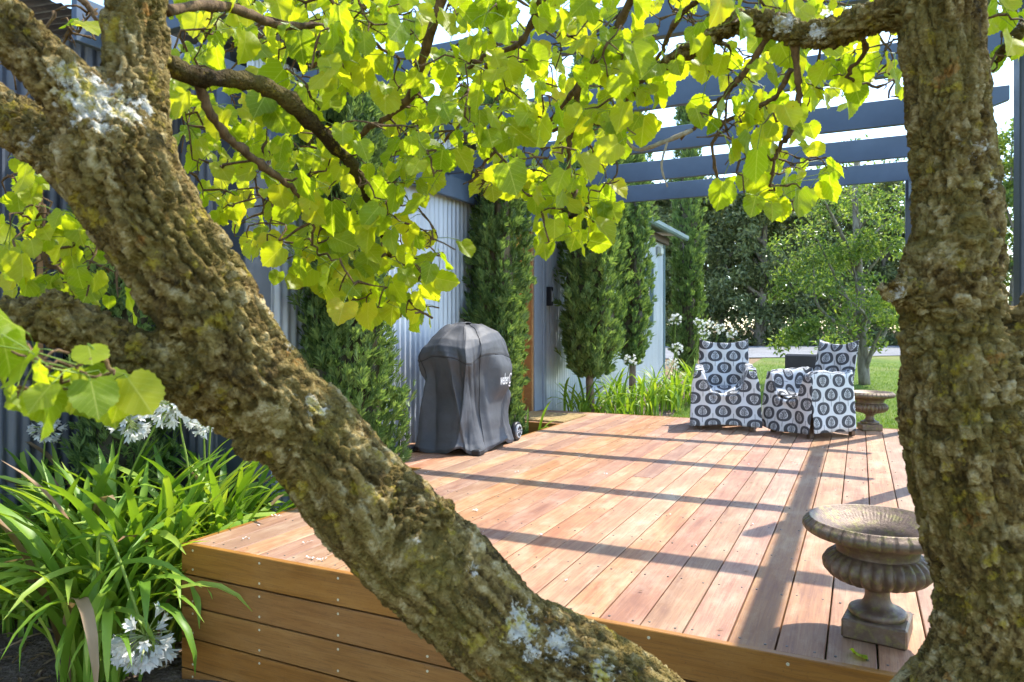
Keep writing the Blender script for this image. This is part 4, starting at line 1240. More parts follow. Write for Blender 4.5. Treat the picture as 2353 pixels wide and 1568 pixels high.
# ringed knots
for (u, v, d, rp) in ((2245, 515, 1.30, 30), (440, 415, 1.10, 17), (195, 278, 1.10, 16), (2070, 690, 1.28, 20)):
    j = np.argmin(np.linalg.norm(co - P(u, v, d), axis=1))
    rk = rp * d / FPX
    dd = np.linalg.norm(co - co[j], axis=1) / rk
    disp = np.where(dd < 1.9, disp * np.clip((dd - 0.5), 0.15, 1), disp)
    disp += 0.012 * np.exp(-((dd - 1.0) / 0.28) ** 2) - 0.016 * np.exp(-(dd / 0.62) ** 2)
co2 = co + no * disp[:, None] - np.array(base)
me.vertices.foreach_set('co', co2.ravel())
me.polygons.foreach_set('use_smooth', np.ones(len(me.polygons), bool))
me.materials.clear(); me.materials.append(M['bark'])
me.update(); me.name = 'trunk'
spots = ((210, 175, 1.10, 80, 1), (300, 200, 1.14, 50, 1), (160, 120, 1.1, 45, 1), (225, 270, 1.1, 25, .8), (345, 195, 1.15, 30, .9), (1215, 1440, 1.27, 55, .9), (1340, 1455, 1.27, 42, .9), (1110, 1290, 1.25, 30, .6),
    (1420, 1535, 1.28, 45, .7), (1230, 1500, 1.27, 26, .9), (735, 930, 1.2, 32, .7), (760, 920, 1.2, 26, .7), (790, 60, 1.6, 30, .8), (1795, 50, 1.6, 34, .9), (1870, 75, 1.52, 30, .8), (2085, 690, 1.27, 26, .5), (975, 1245, 1.2, 18, .6), (2270, 330, 1.34, 40, .4), (2282, 420, 1.34, 40, .4))
lich = np.zeros(nv)
for (u, v, d, rp, am) in spots:
    c_ = P(u, v, d); j = np.argmin(np.linalg.norm(co - c_, axis=1))
    dd = np.linalg.norm(co - co[j], axis=1) / (rp * d / FPX)
    lich = np.maximum(lich, am * np.exp(-dd ** 2 * 0.9))
att = me.attributes.new('plate', 'FLOAT', 'POINT'); att.data.foreach_set('value', tone.astype(np.float32))
att = me.attributes.new('lichen', 'FLOAT', 'POINT'); att.data.foreach_set('value', lich.astype(np.float32))
add('trunk', me, mul)

BR = {
 'b1': [(378, 140, 1.32, 24), (450, 176, 1.40, 22), (560, 184, 1.50, 20), (640, 214, 1.58, 19), (720, 286, 1.66, 17), (800, 370, 1.75, 15), (846, 450, 1.84, 11), (872, 525, 1.92, 8), (900, 590, 2.0, 5)],
 'b1b': [(455, 190, 1.42, 12), (485, 262, 1.46, 11), (530, 322, 1.52, 10), (592, 372, 1.58, 9), (655, 420, 1.66, 7), (705, 480, 1.74, 5), (722, 560, 1.8, 3)],
 'b1t': [(385, 25, 1.35, 13), (467, 13, 1.45, 12), (545, 22, 1.55, 11), (635, 54, 1.68, 9), (783, 67, 1.85, 7), (900, 120, 2.0, 4)],
 'b2': [(1020, -20, 1.75, 11), (985, 90, 1.82, 11), (960, 170, 1.88, 10), (935, 230, 1.92, 9), (890, 270, 1.96, 8), (840, 302, 2.0, 6), (785, 340, 2.05, 4)],
 'b5': [(1250, -20, 1.8, 9), (1218, 63, 1.9, 8), (1184, 107, 1.95, 7), (1104, 135, 2.05, 5), (1050, 190, 2.1, 3)],
 'b6': [(1460, -20, 1.75, 11), (1408, 83, 1.85, 10), (1364, 143, 1.9, 9), (1331, 200, 1.95, 8), (1318, 283, 2.0, 6), (1308, 360, 2.05, 5), (1312, 450, 2.1, 3)],
 'b7': [(1364, 143, 1.9, 7), (1300, 235, 2.1, 6), (1218, 320, 2.3, 5), (1134, 352, 2.45, 4), (1080, 420, 2.5, 3)],
 'b7b': [(1488, 168, 1.88, 8), (1437, 232, 2.0, 6), (1408, 273, 2.05, 5), (1330, 292, 2.15, 4), (1250, 300, 2.3, 3)],
 'b8': [(1825, 95, 1.61, 10), (1832, 167, 1.64, 9), (1834, 227, 1.67, 8), (1822, 283, 1.70, 7), (1808, 317, 1.72, 6), (1780, 362, 1.76, 5), (1774, 430, 1.8, 3)],
 'b9': [(1772, 72, 1.66, 8), (1712, 167, 1.75, 7), (1665, 217, 1.82, 6), (1612, 277, 1.9, 5), (1568, 312, 1.96, 3)],
 'b10': [(1818, 160, 1.66, 6), (1782, 223, 1.72, 6), (1735, 247, 1.78, 5), (1652, 300, 1.88, 4), (1640, 420, 1.95, 3)],
 'b12': [(100, 470, 1.75, 6), (100, 583, 1.75, 6), (120, 615, 1.76, 5), (190, 646, 1.78, 3)],
 'b13': [(262, 565, 1.72, 7), (283, 623, 1.72, 6), (303, 672, 1.72, 3)],
 'b14': [(150, -20, 1.6, 6), (210, 20, 1.6, 6), (222, 80, 1.6, 3)],
 'b15': [(2355, 60, 1.7, 16), (2310, 110, 1.75, 10), (2290, 150, 1.8, 4)],
 'b16': [(60, 790, 1.02, 6), (90, 830, 1.0, 5), (180, 850, 0.98, 4), (250, 880, 0.98, 3)],
 'b17': [(1640, -30, 1.8, 8), (1560, 40, 1.95, 7), (1520, 120, 2.1, 5), (1470, 200, 2.2, 3)],
 'b18': [(820, -30, 2.0, 8), (800, 90, 2.1, 7), (770, 180, 2.2, 5), (700, 220, 2.3, 3)],
 'b19': [(1960, 60, 1.55, 7), (1990, 110, 1.6, 6), (1950, 170, 1.66, 4), (2010, 200, 1.7, 3)],
 'b20': [(1120, -30, 2.2, 8), (1130, 80, 2.4, 7), (1100, 220, 2.6, 5), (1020, 330, 2.7, 3)],
}
nodes = []                     # points a twig may start from
for k, rows in BR.items():
    pts, rad = limb(rows, len(rows) * 6)
    jit = 0.004 * rng.standard_normal(pts.shape); jit[0] = 0
    pts = pts + jit * np.linspace(0, 1, len(pts))[:, None]
    mk('branch', *tube(pts, rad * (1 + 0.12 * rng.standard_normal(len(pts))), 9, True, 0.08), M['bark'] if rad[0] > 0.012 else M['twig'], mul, True)
    nodes += [p for p in pts[len(pts) // 4:]]
for k in ('E',):
    pts, rad = limb(STEMS[k], 50); nodes += [p for p in pts[18:]]
pts, rad = limb([(1590, 300, 1.8, 5), (1481, 343, 1.9, 5), (1448, 333, 1.92, 4), (1428, 297, 1.95, 2)], 20)
mk('branch', *tube(pts, rad, 6, True, 0.12), M['twig_pale'], mul, True)
pts, rad = limb([(1535, 322, 1.85, 3), (1520, 380, 1.86, 3), (1534, 430, 1.88, 2)], 12)
mk('branch', *tube(pts, rad, 6, True, 0.12), M['twig_pale'], mul, True)

def inside(poly, u, v):
    c = False; n = len(poly); j = n - 1
    for i in range(n):
        xi, yi = poly[i]; xj, yj = poly[j]
        if (yi > v) != (yj > v) and u < (xj - xi) * (v - yi) / (yj - yi) + xi: c = not c
        j = i
    return c
M1 = [(385, -60), (2080, -60), (2080, 235), (2045, 235), (2000, 175), (1965, 262), (1925, 272), (1895, 240), (1840, 330), (1850, 355), (1950, 375), (1965, 412), (1880, 450), (1815, 490), (1780, 520), (1755, 490), (1700, 440), (1655, 490), (1622, 460), (1605, 390), (1598, 300), (1545, 225), (1500, 290), (1440, 325), (1425, 400), (1430, 490), (1405, 550), (1352, 590), (1295, 545), (1240, 575), (1228, 490), (1190, 450), (1110, 462), (1050, 415), (985, 440), (1000, 530), (1070, 565), (1072, 598), (1010, 630), (1020, 705), (955, 770), (905, 722), (860, 760), (765, 732), (738, 672), (655, 672), (625, 605), (575, 585), (505, 510), (445, 430), (395, 300)]
MASKS = [
 (M1, 37, (1.65, 2.9)),
 ([(10, 430), (90, 440), (210, 520), (285, 620), (345, 735), (200, 690), (10, 690)], 40, (1.55, 2.0)),
 ([(10, 340), (60, 370), (130, 470), (10, 470)], 40, (1.6, 2.0)),
 ([(10, 190), (70, 215), (110, 265), (60, 275), (10, 250)], 55, (1.6, 2.0)),
 ([(-30, 790), (200, 800), (330, 870), (325, 945), (250, 935), (190, 965), (90, 965), (-30, 915)], 50, (0.93, 1.06)),
 ([(95, 15), (238, 15), (215, 95), (140, 75)], 34, (1.5, 1.9)),
 ([(2268, -20), (2360, -20), (2360, 135), (2272, 165)], 34, (1.6, 1.9)),
]
OPEN = [(1010, 95, 60), (1270, 90, 50), (1310, 150, 26), (1590, 200, 65), (1700, 130, 40), (1640, 330, 30), (560, 160, 60), (600, 240, 36), (830, 265, 92), (1500, 60, 50), (1450, 250, 30), (760, 260, 45), (880, 330, 40), (1680, 390, 35), (1880, 150, 35), (640, 520, 45), (1010, 480, 40), (1930, 320, 40), (700, 640, 26)]
cl = []
for poly, stp, (d0, d1) in MASKS:
    xs = [p[0] for p in poly]; ys = [p[1] for p in poly]
    for u in np.arange(min(xs), max(xs), stp):
        for v in np.arange(min(ys), max(ys), stp):
            uu = u + rng.uniform(-.5, .5) * stp; vv = v + rng.uniform(-.5, .5) * stp
            if not inside(poly, uu, vv): continue
            if any((uu - a) ** 2 + (vv - b) ** 2 < c * c and rng.random() < 0.8 for a, b, c in OPEN): continue
            if poly is M1 and uu > 1450 and rng.random() < 0.30: continue
            d = d0 + (d1 - d0) * rng.random() ** 1.3
            if poly is M1 and (vv > 420): d = d0 + 0.1 + (d1 - d0) * 0.45 * rng.random()
            cl.append((uu, vv, d, poly))
# crown above the frame that shades the stems
TOP = []
for _ in range(150):
    u = rng.uniform(-200, 2500); v = rng.uniform(-700, -40); d = rng.uniform(1.4, 3.0)
    TOP.append((u, v, d, None))
tw = Geo(); leaves = []
def twig_to(p, start=None):
    N_ = np.array(nodes)
    dd = np.linalg.norm(N_ - p, axis=1) + np.where(N_[:, 2] < p[2] - 0.02, 0.25, 0)
    s = N_[np.argmin(dd)]
    L = np.linalg.norm(p - s)
    if L < 1e-3: return
    mid1 = s * 0.67 + p * 0.33 + rng.standard_normal(3) * 0.12 * L + [0, 0, 0.05 * L]
    mid2 = s * 0.33 + p * 0.67 + rng.standard_normal(3) * 0.10 * L + [0, 0, 0.04 * L]
    m = max(5, int(L / 0.018))
    c = spline([s, mid1, mid2, p], m)
    c[1:-1] += 0.0022 * rng.standard_normal((m - 2, 3))
    r0 = min(0.0058, 0.0024 + 0.008 * L)
    tw.tube(c, np.linspace(r0, 0.0018, m) * (1 + 0.25 * rng.standard_normal(m)).clip(0.6, 1.7), 5)
    nodes.extend(c[2:])
    # spur shoots
    for _ in range(int(L / 0.07)):
        b = c[rng.integers(1, m)]
        e = b + rng.standard_normal(3) * 0.014 + [0, 0, -0.006]
        tw.tube([b, (b + e) / 2 + rng.standard_normal(3) * 0.003, e], [0.0022, 0.0018, 0.001], 4)
allc = sorted(cl, key=lambda c: np.min(np.linalg.norm(np.array(nodes[::3]) - P(c[0], c[1], c[2]), axis=1)))
for (u, v, d, poly) in allc + TOP:
    p = P(u, v, d)
    if poly is not None: twig_to(p)
    for _ in range(rng.integers(2, 5 if v < 270 else 4) if poly is not None else 3):
        off = rng.standard_normal(3) * np.array([0.045, 0.045, 0.032]) + [0, 0, -0.012]
        a = p + off
        size = float(np.clip(rng.normal(0.062, 0.016), 0.028, 0.096))
        if d < 1.2: size *= 1.12
        tip = a + np.array([0, 0, -size * 0.5])
        if poly is not None:
            uu, vv, _d = proj(tip)
            if not inside(poly, uu, vv): continue
            if any((uu - A_) ** 2 + (vv - B_) ** 2 < (c_ * 0.62) ** 2 for A_, B_, c_ in OPEN): continue
        leaves.append((a, p, size, d))

def leaf_shape(seed, npts=40):
    r = np.random.default_rng(seed)
    th = np.linspace(0, 2 * PI, npts, endpoint=False)
    # heart: petiole at (0,0), tip at (0,1)
    t = np.abs((th / PI) - 1)           # 1 at base notch ... 0 at tip
    x = np.sin(th) * (0.50 + 0.04 * np.cos(2 * th))
    y = 0.42 - np.cos(th + PI) * 0.0
    y = 0.44 + 0.50 * -np.cos(th) * -1 * -1
    y = 0.42 - 0.46 * np.cos(th)
    y = np.where(np.abs(th - PI) < 0.55, y + 0.15 * (1 - np.abs(th - PI) / 0.55) ** 1.6, y)        # drawn-out tip
    y = np.where((th < 0.5) | (th > 2 * PI - 0.5), y + 0.13 * (1 - np.minimum(th, 2 * PI - th) / 0.5), y)  # notch at the stalk
    asym = 0.05 * r.standard_normal()
    ser = 1 + np.where(np.arange(npts) % 2 == 0, 0.045, -0.025) * (np.abs(np.sin(th)) > 0.1)
    cx, cy = 0.0, 0.42
    ox = cx + (x - cx) * ser * r.uniform(0.88, 1.05); oy = cy + (y - cy) * ser
    V = [(0.0, 0.06)] + [(0.0, cy)]
    mid = [(cx + (a - cx) * 0.55, cy + (b - cy) * 0.55) for a, b in zip(ox, oy)]
    V2 = np.array([(cx, cy)] + mid + list(zip(ox, oy)))
    n = npts
    F = [(0, 1 + i, 1 + (i + 1) % n) for i in range(n)] + [(1 + i, 1 + n + i, 1 + n + (i + 1) % n, 1 + (i + 1) % n) for i in range(n)]
    fold = r.uniform(0.0, 0.6); curl = r.uniform(-0.2, 0.6); wav = r.uniform(0.03, 0.09); ph = r.uniform(0, 6)
    X, Y = V2[:, 0], V2[:, 1]
    Z = fold * np.abs(X) ** 1.2 - curl * (Y - 0.3) ** 2 + wav * np.sin(Y * 9 + ph + 4 * X) * np.abs(X) * 2.5 + 0.25 * asym * X
    return np.stack([X + asym * Y, Y, Z], 1), F, np.stack([X, Y], 1)
LS = [leaf_shape(100 + i) for i in range(14)]
LM = [mesh('leaf', V, F, M['leaf'], True, uv) for V, F, uv in LS]
def leaf_matrix(a, p, size):
    # hang: stalk above, tip down with sway; blade turned by chance
    down = np.array([0, 0, -1.0]) + 0.42 * rng.standard_normal(3) + 0.25 * (a - p) / (np.linalg.norm(a - p) + 1e-6)
    down /= np.linalg.norm(down)
    face = -FW * 0.55 + 0.75 * rng.standard_normal(3) + np.array([0, 0, 0.35])
    x = np.cross(down, face); x /= np.linalg.norm(x)
    z = np.cross(x, down)
    m = np.eye(4)
    m[:3, 0] = x * size; m[:3, 1] = down * size; m[:3, 2] = z * size; m[:3, 3] = a
    return m
order = sorted(range(len(leaves)), key=lambda i: (0 if proj(leaves[i][0])[1] > -20 else 1, -leaves[i][2] / leaves[i][3]))
rest = Geo(); restuv = []; pet = Geo()
for rank, i in enumerate(order):
    a, p, size, d = leaves[i]
    m = leaf_matrix(a, p, size)
    k = int(rng.integers(len(LM)))
    if rank < 300:
        o = add('leaf', LM[k], mul)
        mm = m.copy(); mm[:3, 3] -= base
        o.matrix_local = Matrix(mm.tolist())
    else:
        V, F, uv = LS[k]
        rest.add(V @ m[:3, :3].T + m[:3, 3], F); restuv.append(uv)
    if d < 2.6 and rank < 900:
        pet.tube([p, (p + a) / 2 + [0, 0, 0.004], a, a + m[:3, 1] * 0.08], 0.0010, 4)
tag(mk('foliage', *rest.get(), M['leaf'], mul, True, np.concatenate(restuv)), kind='stuff')
tag(mk('leaf_stalks', *pet.get(), M['stalk'], mul), kind='stuff')
tag(mk('twigs', *tw.get(), M['twig'], mul, True), kind='stuff')
print('leaves', len(leaves), 'clusters', len(cl))

# ------------------------------------------------------------------ agapanthus
def strap_shape(seed, L, W, arch):
    r = np.random.default_rng(seed)
    m = 11
    ang = R(r.uniform(64, 88)); pos = np.zeros(3); pts = []
    droop = arch * r.uniform(0.7, 1.3)
    tw_ = r.uniform(-0.5, 0.5)
    for k in range(m):
        t = k / (m - 1)
        pts.append(pos.copy())
        ang2 = ang - droop * t ** 1.6
        pos = pos + L / (m - 1) * np.array([0.06 * math.sin(3 * t + seed), math.cos(ang2), math.sin(ang2)])
    pts = np.array(pts)
    V = []
    for k in range(m):
        t = k / (m - 1)
        w_ = W * (0.55 + 0.45 * min(1, t * 3)) * (1 - max(0, (t - 0.62) / 0.38) ** 2.2) * 0.5 + 0.0008
        d = pts[min(k + 1, m - 1)] - pts[max(k - 1, 0)]; d /= np.linalg.norm(d)
        s = np.array([math.cos(tw_ * t), math.sin(tw_ * t) * 0.5, math.sin(tw_ * t)]); s -= d * (s @ d); s /= np.linalg.norm(s)
        n = np.cross(s, d)
        V += [pts[k] - s * w_ + n * w_ * 0.35, pts[k], pts[k] + s * w_ + n * w_ * 0.35]
    F = []
    for k in range(m - 1):
        for j in (0, 1): F.append((k * 3 + j, k * 3 + j + 1, k * 3 + j + 4, k * 3 + j + 3))
    return np.array(V), F
SS = [strap_shape(200 + i, 1.0, 0.043, a) for i, a in enumerate((0.9, 1.4, 1.9, 2.4, 2.9, 1.2, 1.7, 2.2, 3.2, 0.6, 1.5, 2.6))]
SM = [mesh('leaf', V, F, M['strap'], True) for V, F in SS]
SMD = [mesh('leaf', V, F, M['dry'], True) for V, F in SS]
def agapanthus(label, x, y, n, size, seed, objs=True, group='agapanthus clumps in the left bed', spread=0.07):
    r = np.random.default_rng(seed)
    z = float(terr(x, y)) + 0.03
    root = thing('agapanthus_plant', label, 'agapanthus', (x, y, z), 0, group)
    g = Geo()
    for k in range(n):
        q = int(r.integers(len(SS))); a = r.uniform(0, 2 * PI); s = size * r.uniform(0.6, 1.1)
        o = r.standard_normal(2) * spread
        if objs:
            add('leaf', (SMD if r.random() < 0.05 else SM)[q], root, (o[0], o[1], 0), (0, 0, a), (s * r.uniform(0.8, 1.1),) * 1 + (s, s))
        else:
            V = SS[q][0] * s; c, s_ = math.cos(a), math.sin(a)
            g.add(np.stack([V[:, 0] * c - V[:, 1] * s_ + o[0], V[:, 0] * s_ + V[:, 1] * c + o[1], V[:, 2]], 1), SS[q][1])
    if not objs: mk('leaves', *g.get(), M['strap'], root, True, world=False)
    return root
def flower(root, path, head, rad, seed, nf=46, rs=0.0065, droop=0.0):
    """stalk along world points and a round head of trumpet florets"""
    r = np.random.default_rng(seed)
    c = spline(path, 22)
    mk('flower_stalk', *tube(c, np.linspace(rs, rs * 0.75, 22), 8), M['stalk'], root, True)
    head = np.array(head, float)
    top = c[-1]
    pg = Geo(); bgm = Geo()
    for k in range(nf):
        d = r.standard_normal(3); d[2] = d[2] * 0.8 + 0.25 - droop; d /= np.linalg.norm(d)
        L = rad * r.uniform(0.75, 1.05)
        fl = L * 0.42
        b = top + d * (L - fl)
        bgm.tube([top, top + d * (L - fl) * 0.5 + [0, 0, 0.004], b], 0.0012 * rad / 0.1, 4)
        if r.random() < 0.22:
            bgm.tube([b, b + d * fl * 0.4, b + d * fl * 0.7], [0.002, 0.005, 0.001], 5); continue
        a1 = np.cross(d, [0.3, 0.8, 0.5]); a1 /= np.linalg.norm(a1); a2 = np.cross(d, a1)
        for p_ in range(6):
            an = p_ / 6 * 2 * PI + r.uniform(-.15, .15)
            o_ = math.cos(an) * a1 + math.sin(an) * a2; sd_ = np.cross(d, o_)
            w_ = fl * 0.14
            q0 = b; q1 = b + d * fl * 0.45 + o_ * fl * 0.13; q2 = b + d * fl * 0.85 + o_ * fl * 0.38; q3 = b + d * fl * 1.0 + o_ * fl * 0.62
            pg.add([q0, q1 - sd_ * w_, q1 + sd_ * w_, q2 - sd_ * w_, q2 + sd_ * w_, q3], [(0, 1, 2), (1, 3, 4, 2), (3, 5, 4)])
    pv, pf = pg.get(); bv, bf = bgm.get()
    mk('flower_head', np.vstack([bv, pv]), bf + [tuple(q + len(bv) for q in f) for f in pf], [M['bud'], M['petal']], root, False, midx=[0] * len(bf) + [1] * len(pf))
LB = [(-4.13, 2.36, 'leafy agapanthus clump at the left picture edge under the window'), (-3.88, 2.60, 'agapanthus clump below the dark shutter with a white flower head behind it'),
      (-3.70, 2.44, 'agapanthus clump at left behind the bare soil'), (-3.46, 2.62, 'dense agapanthus clump at the middle of the left bed'),
      (-3.22, 2.86, 'agapanthus clump in front of the dark corner pier'), (-3.16, 2.50, 'bright agapanthus clump close to the left deck side'),
      (-3.42, 2.34, 'agapanthus clump in the front of the left bed by the bare soil'), (-3.62, 2.90, 'shaded agapanthus clump beside the small cypress'),
      (-3.10, 2.74, 'agapanthus clump pressed against the boarded deck side'), (-3.12, 2.36, 'agapanthus clump beside the front left corner of the deck'),
      (-3.95, 2.20, 'low agapanthus clump at the lower left with spreading leaves'), (-3.40, 3.02, 'agapanthus clump with tall stalks behind the leaning stem'),
      (-3.14, 2.20, 'agapanthus clump at the bottom edge with a bent stalk and hanging bloom'), (-3.02, 2.06, 'agapanthus clump in front of the deck corner at the bottom edge')]
aga = []
for i, (x, y, lb) in enumerate(LB):
    aga.append(agapanthus(lb, x, y, 56 if i not in (10,) else 30, 1.06 if i != 10 else 0.8, 300 + i))
agapanthus('young agapanthus shoots at the foot of the corner pier', -3.02, 3.30, 9, 0.85, 330, spread=0.03)
def pl(*rows): return [P(*q) for q in rows]
flower(aga[3], pl((255, 1300, 3.85), (262, 1130, 3.85), (275, 1030, 3.85), (296, 972, 3.85)), None, 0.115, 1, 56)
flower(aga[6], pl((250, 1300, 3.70), (285, 1130, 3.70), (345, 1000, 3.70), (390, 930, 3.70)), None, 0.125, 2, 56)
flower(aga[5], pl((440, 1150, 3.80), (430, 1060, 3.80), (418, 1000, 3.80), (410, 945, 3.80)), None, 0.12, 3, 50)
flower(aga[11], pl((470, 1140, 4.0), (470, 1060, 4.0), (468, 960, 4.0)), None, 0.10, 4, 40)
flower(aga[4], pl((486, 1140, 3.95), (480, 1060, 3.95), (484, 975, 3.95)), None, 0.10, 5, 30)
flower(aga[1], pl((95, 1150, 4.1), (100, 1060, 4.1), (106, 985, 4.1)), None, 0.10, 6, 50)
flower(aga[12], pl((226, 1330, 3.12), (226, 1240, 3.12), (243, 1229, 3.10), (262, 1255, 3.08), (300, 1360, 3.04), (322, 1430, 3.02), (334, 1462, 3.0)), None, 0.15, 7, 70, 0.008, 0.9)
FBED = [(-2.98, 8.32, 'agapanthus clump at the far left deck corner beside the doormat'), (-2.74, 8.62, 'agapanthus clump beyond the far deck edge under the slim cypress'),
        (-2.86, 9.25, 'agapanthus clump between the two bare cypress trunks'), (-2.50, 9.30, 'bright agapanthus clump on the lawn side of the far bed'),
        (-2.42, 10.1, 'tall agapanthus clump left of the patterned chairs'), (-2.70, 10.7, 'agapanthus clump against the far corrugated wall'),
        (-2.30, 10.9, 'agapanthus clump directly behind the left patterned chair'), (-2.38, 11.7, 'farthest agapanthus clump at the end of the bed')]
ag2 = [agapanthus(lb, x, y, 46, 0.72, 360 + i, False, 'agapanthus clumps beyond the deck', 0.11) for i, (x, y, lb) in enumerate(FBED)]
for k, (pi_, u, v, d) in enumerate(((4, 1552, 735, 10.2), (6, 1606, 742, 10.8), (6, 1628, 748, 10.9), (7, 1655, 756, 11.4), (7, 1682, 766, 11.5), (4, 1556, 800, 10.0), (1, 1448, 830, 9.0), (5, 1618, 768, 11.0), (3, 1545, 838, 9.6))):
    b = np.array(ag2[pi_].location); h_ = P(u, v, d)
    flower(ag2[pi_], [b + [0, 0, 0.1], b * 0.5 + h_ * 0.5 + [0.02, 0, 0.05], h_], None, 0.098, 20 + k, 26, 0.007)
agapanthus('few agapanthus leaves poking up through the gap in the deck', -2.93, 6.50, 10, 0.62, 390, True, 'agapanthus clumps beyond the deck', 0.09)

# ------------------------------------------------------------------ trees of the background
def leaf_cloud(r, C, N, size, asp, hang=0.3):
    n = len(C)
    D = r.standard_normal((n, 3)); D[:, 2] -= hang; D /= np.linalg.norm(D, axis=1)[:, None]
    S = np.cross(D, r.standard_normal((n, 3))); S /= np.linalg.norm(S, axis=1)[:, None]
    L = (size * r.uniform(0.6, 1.25, n))[:, None]
    Nn = np.cross(D, S)
    V = np.stack([C, C + D * L * 0.5 + S * L * asp + Nn * L * 0.12, C + D * L, C + D * L * 0.5 - S * L * asp + Nn * L * 0.12], 1).reshape(-1, 3)
    return V, np.arange(len(V)).reshape(-1, 4)
def tree(label, base_p, trunk_pts, r0, clumps, per, size, asp, mat, tmat, seed, group, sub=8, name='broadleaf_tree'):
    """clumps: rows (x, y, z, radius) in world space; limbs run from the trunk to every few clumps"""
    r = np.random.default_rng(seed)
    root = thing(name, label, 'tree', tuple(base_p), 0, group)
    tp = spline(trunk_pts, 20)
    g = Geo(); g.tube(tp, np.linspace(r0, r0 * 0.3, 20), 10, True, 0.07)
    cl_ = np.array(clumps)
    for c in cl_[::max(1, len(cl_) // sub)]:
        k = int(np.clip(np.argmin(np.linalg.norm(tp - c[:3], axis=1)) - r.integers(2, 7), 1, 19))
        s = tp[k]; e = c[:3]
        mid = (s + e) / 2 + r.standard_normal(3) * 0.12 * np.linalg.norm(e - s)
        lc = spline([s, mid, e], 9)
        g.tube(lc, np.linspace(r0 * 0.42, r0 * 0.08, 9), 6, True, 0.08)
    mk('trunk', *g.get(), tmat, root, True)
    C = []
    for c in cl_:
        m = int(per * (0.5 + r.random()))
        q = r.standard_normal((m, 3)); q /= np.linalg.norm(q, axis=1)[:, None]
        q *= (r.random((m, 1)) ** 0.55) * c[3] * np.array([1.15, 1.15, 0.75])
        C.append(c[:3] + q)
    C = np.concatenate(C)
    mk('crown', *leaf_cloud(r, C, None, size, asp), mat, root)
    return root
def gpt(u, d):
    p = P(u, 755, d); p[2] = terr(p[0], p[1]); return p
r9 = np.random.default_rng(99)
# bright young tree on the lawn
bp = gpt(1986, 13.2); bp[2] -= 0.02
tr_pts = [bp, P(1980, 760, 13.2), P(1972, 600, 13.25), P(1965, 450, 13.3), P(1970, 330, 13.3)]
cl_ = []
for _ in range(60):
    u = r9.uniform(1775, 2110); v = r9.uniform(270, 800); d = 13.2 + r9.uniform(-1.2, 1.2)
    w_ = np.interp(v, [270, 420, 600, 730, 800], [60, 150, 165, 150, 60])
    if abs(u - np.interp(v, [270, 500, 700, 800], [1975, 1950, 1930, 1900])) > w_: continue
    cl_.append((*P(u, v, d), r9.uniform(0.22, 0.42)))
for (u, v) in ((1795, 790), (1830, 770), (1860, 745), (2040, 735), (2060, 690), (1800, 640), (1790, 560), (2050, 560), (2010, 790)):
    cl_.append((*P(u, v, 13.0 + r9.uniform(-.6, .6)), 0.24))
tree('young bright green tree on the lawn behind the far urn', bp, tr_pts, 0.105, cl_, 190, 0.10, 0.20, M['lightleaf'], M['trunk_grey'], 41, 'trees beyond the lawn', 12)
HT = [(1470, 33, 7.0, 'dark tree showing above the house gutter'), (1570, 32, 7.8, 'dark dense tree behind the distant slender cypress'), (1660, 31, 7.0, 'dark tree left of the twisted trunk behind the driveway'),
      (1745, 30, 7.4, 'dark tree with a twisted leaning trunk behind the driveway'), (1830, 31.5, 7.6, 'shadowy tree with several thin stems right of the twisted trunk'),
      (1915, 32, 7.8, 'broad dark tree behind the young bright tree'), (2010, 31, 7.4, 'dark tree behind the driveway left of the right stem'), (2110, 32, 8.0, 'dark tree mostly hidden behind the right stem'),
      (1520, 39, 8.5, 'farther dark tree between the gutter and the slender cypress'), (1615, 40, 8.6, 'farther dark tree right of the slender cypress top'), (1790, 40, 8.8, 'farther dark tree closing the gap right of the twisted trunk'), (1880, 39, 8.6, 'farther dark tree behind the left side of the young tree'), (1965, 40, 8.8, 'farther dark tree behind the right side of the young tree'), 
      (2210, 30, 8.2, 'tall dark tree hidden behind the right stem near the edge'), (2320, 28, 9.0, 'tall pale green tree at the right edge beside the post')]
for i, (u, d, h_, lb) in enumerate(HT):
    b = gpt(u, d)
    lean_ = RT * r9.uniform(-0.5, 0.9)
    tp_ = [b, b + [0, 0, h_ * 0.22] + lean_ * 0.35, b + np.array([0, 0, h_ * 0.45]) + lean_ * 0.8, b + np.array([0, 0, h_ * 0.85]) + lean_]
    cl_ = []
    for _ in range(105):
        t_ = r9.random()
        zz_ = h_ * (0.13 + 0.85 * t_)
        wr = 1.75 * math.sin(PI * min(1, (0.18 + 0.78 * t_))) ** 0.6 + 0.2
        a_ = r9.uniform(0, 2 * PI); q_ = wr * math.sqrt(r9.random())
        if zz_ < h_ * 0.28 and r9.random() < 0.45: continue
        cl_.append((*(b + RT * q_ * math.cos(a_) + FW * q_ * math.sin(a_) + lean_ * t_ + [0, 0, zz_]), r9.uniform(0.32, 0.62)))
    tree(lb, b, tp_, 0.17 if i != 3 else 0.26, cl_, 125, 0.22, 0.24, M['lightleaf'] if 'pale' in lb else M['hedge'], M['trunk_grey'], 50 + i, 'trees beyond the lawn', 12)
# scrubby undergrowth at the foot of the trees, too tangled to count
C = []
for _ in range(260):
    u = r9.uniform(1430, 2400); d = r9.uniform(29.3, 33)
    b = gpt(u, d); s_ = r9.uniform(0.25, 1.0)
    m = int(r9.integers(30, 140))
    C.append(b + np.abs(r9.standard_normal((m, 3))) * [0, 0, s_ * 0.9] + r9.standard_normal((m, 3)) * [0.3, 0.3, 0.05])
tag(mk('undergrowth', *leaf_cloud(r9, np.concatenate(C), None, 0.2, 0.2, -0.2), M['hedge']), 'tangled low scrub along the foot of the dark trees', 'scrub', kind='stuff')

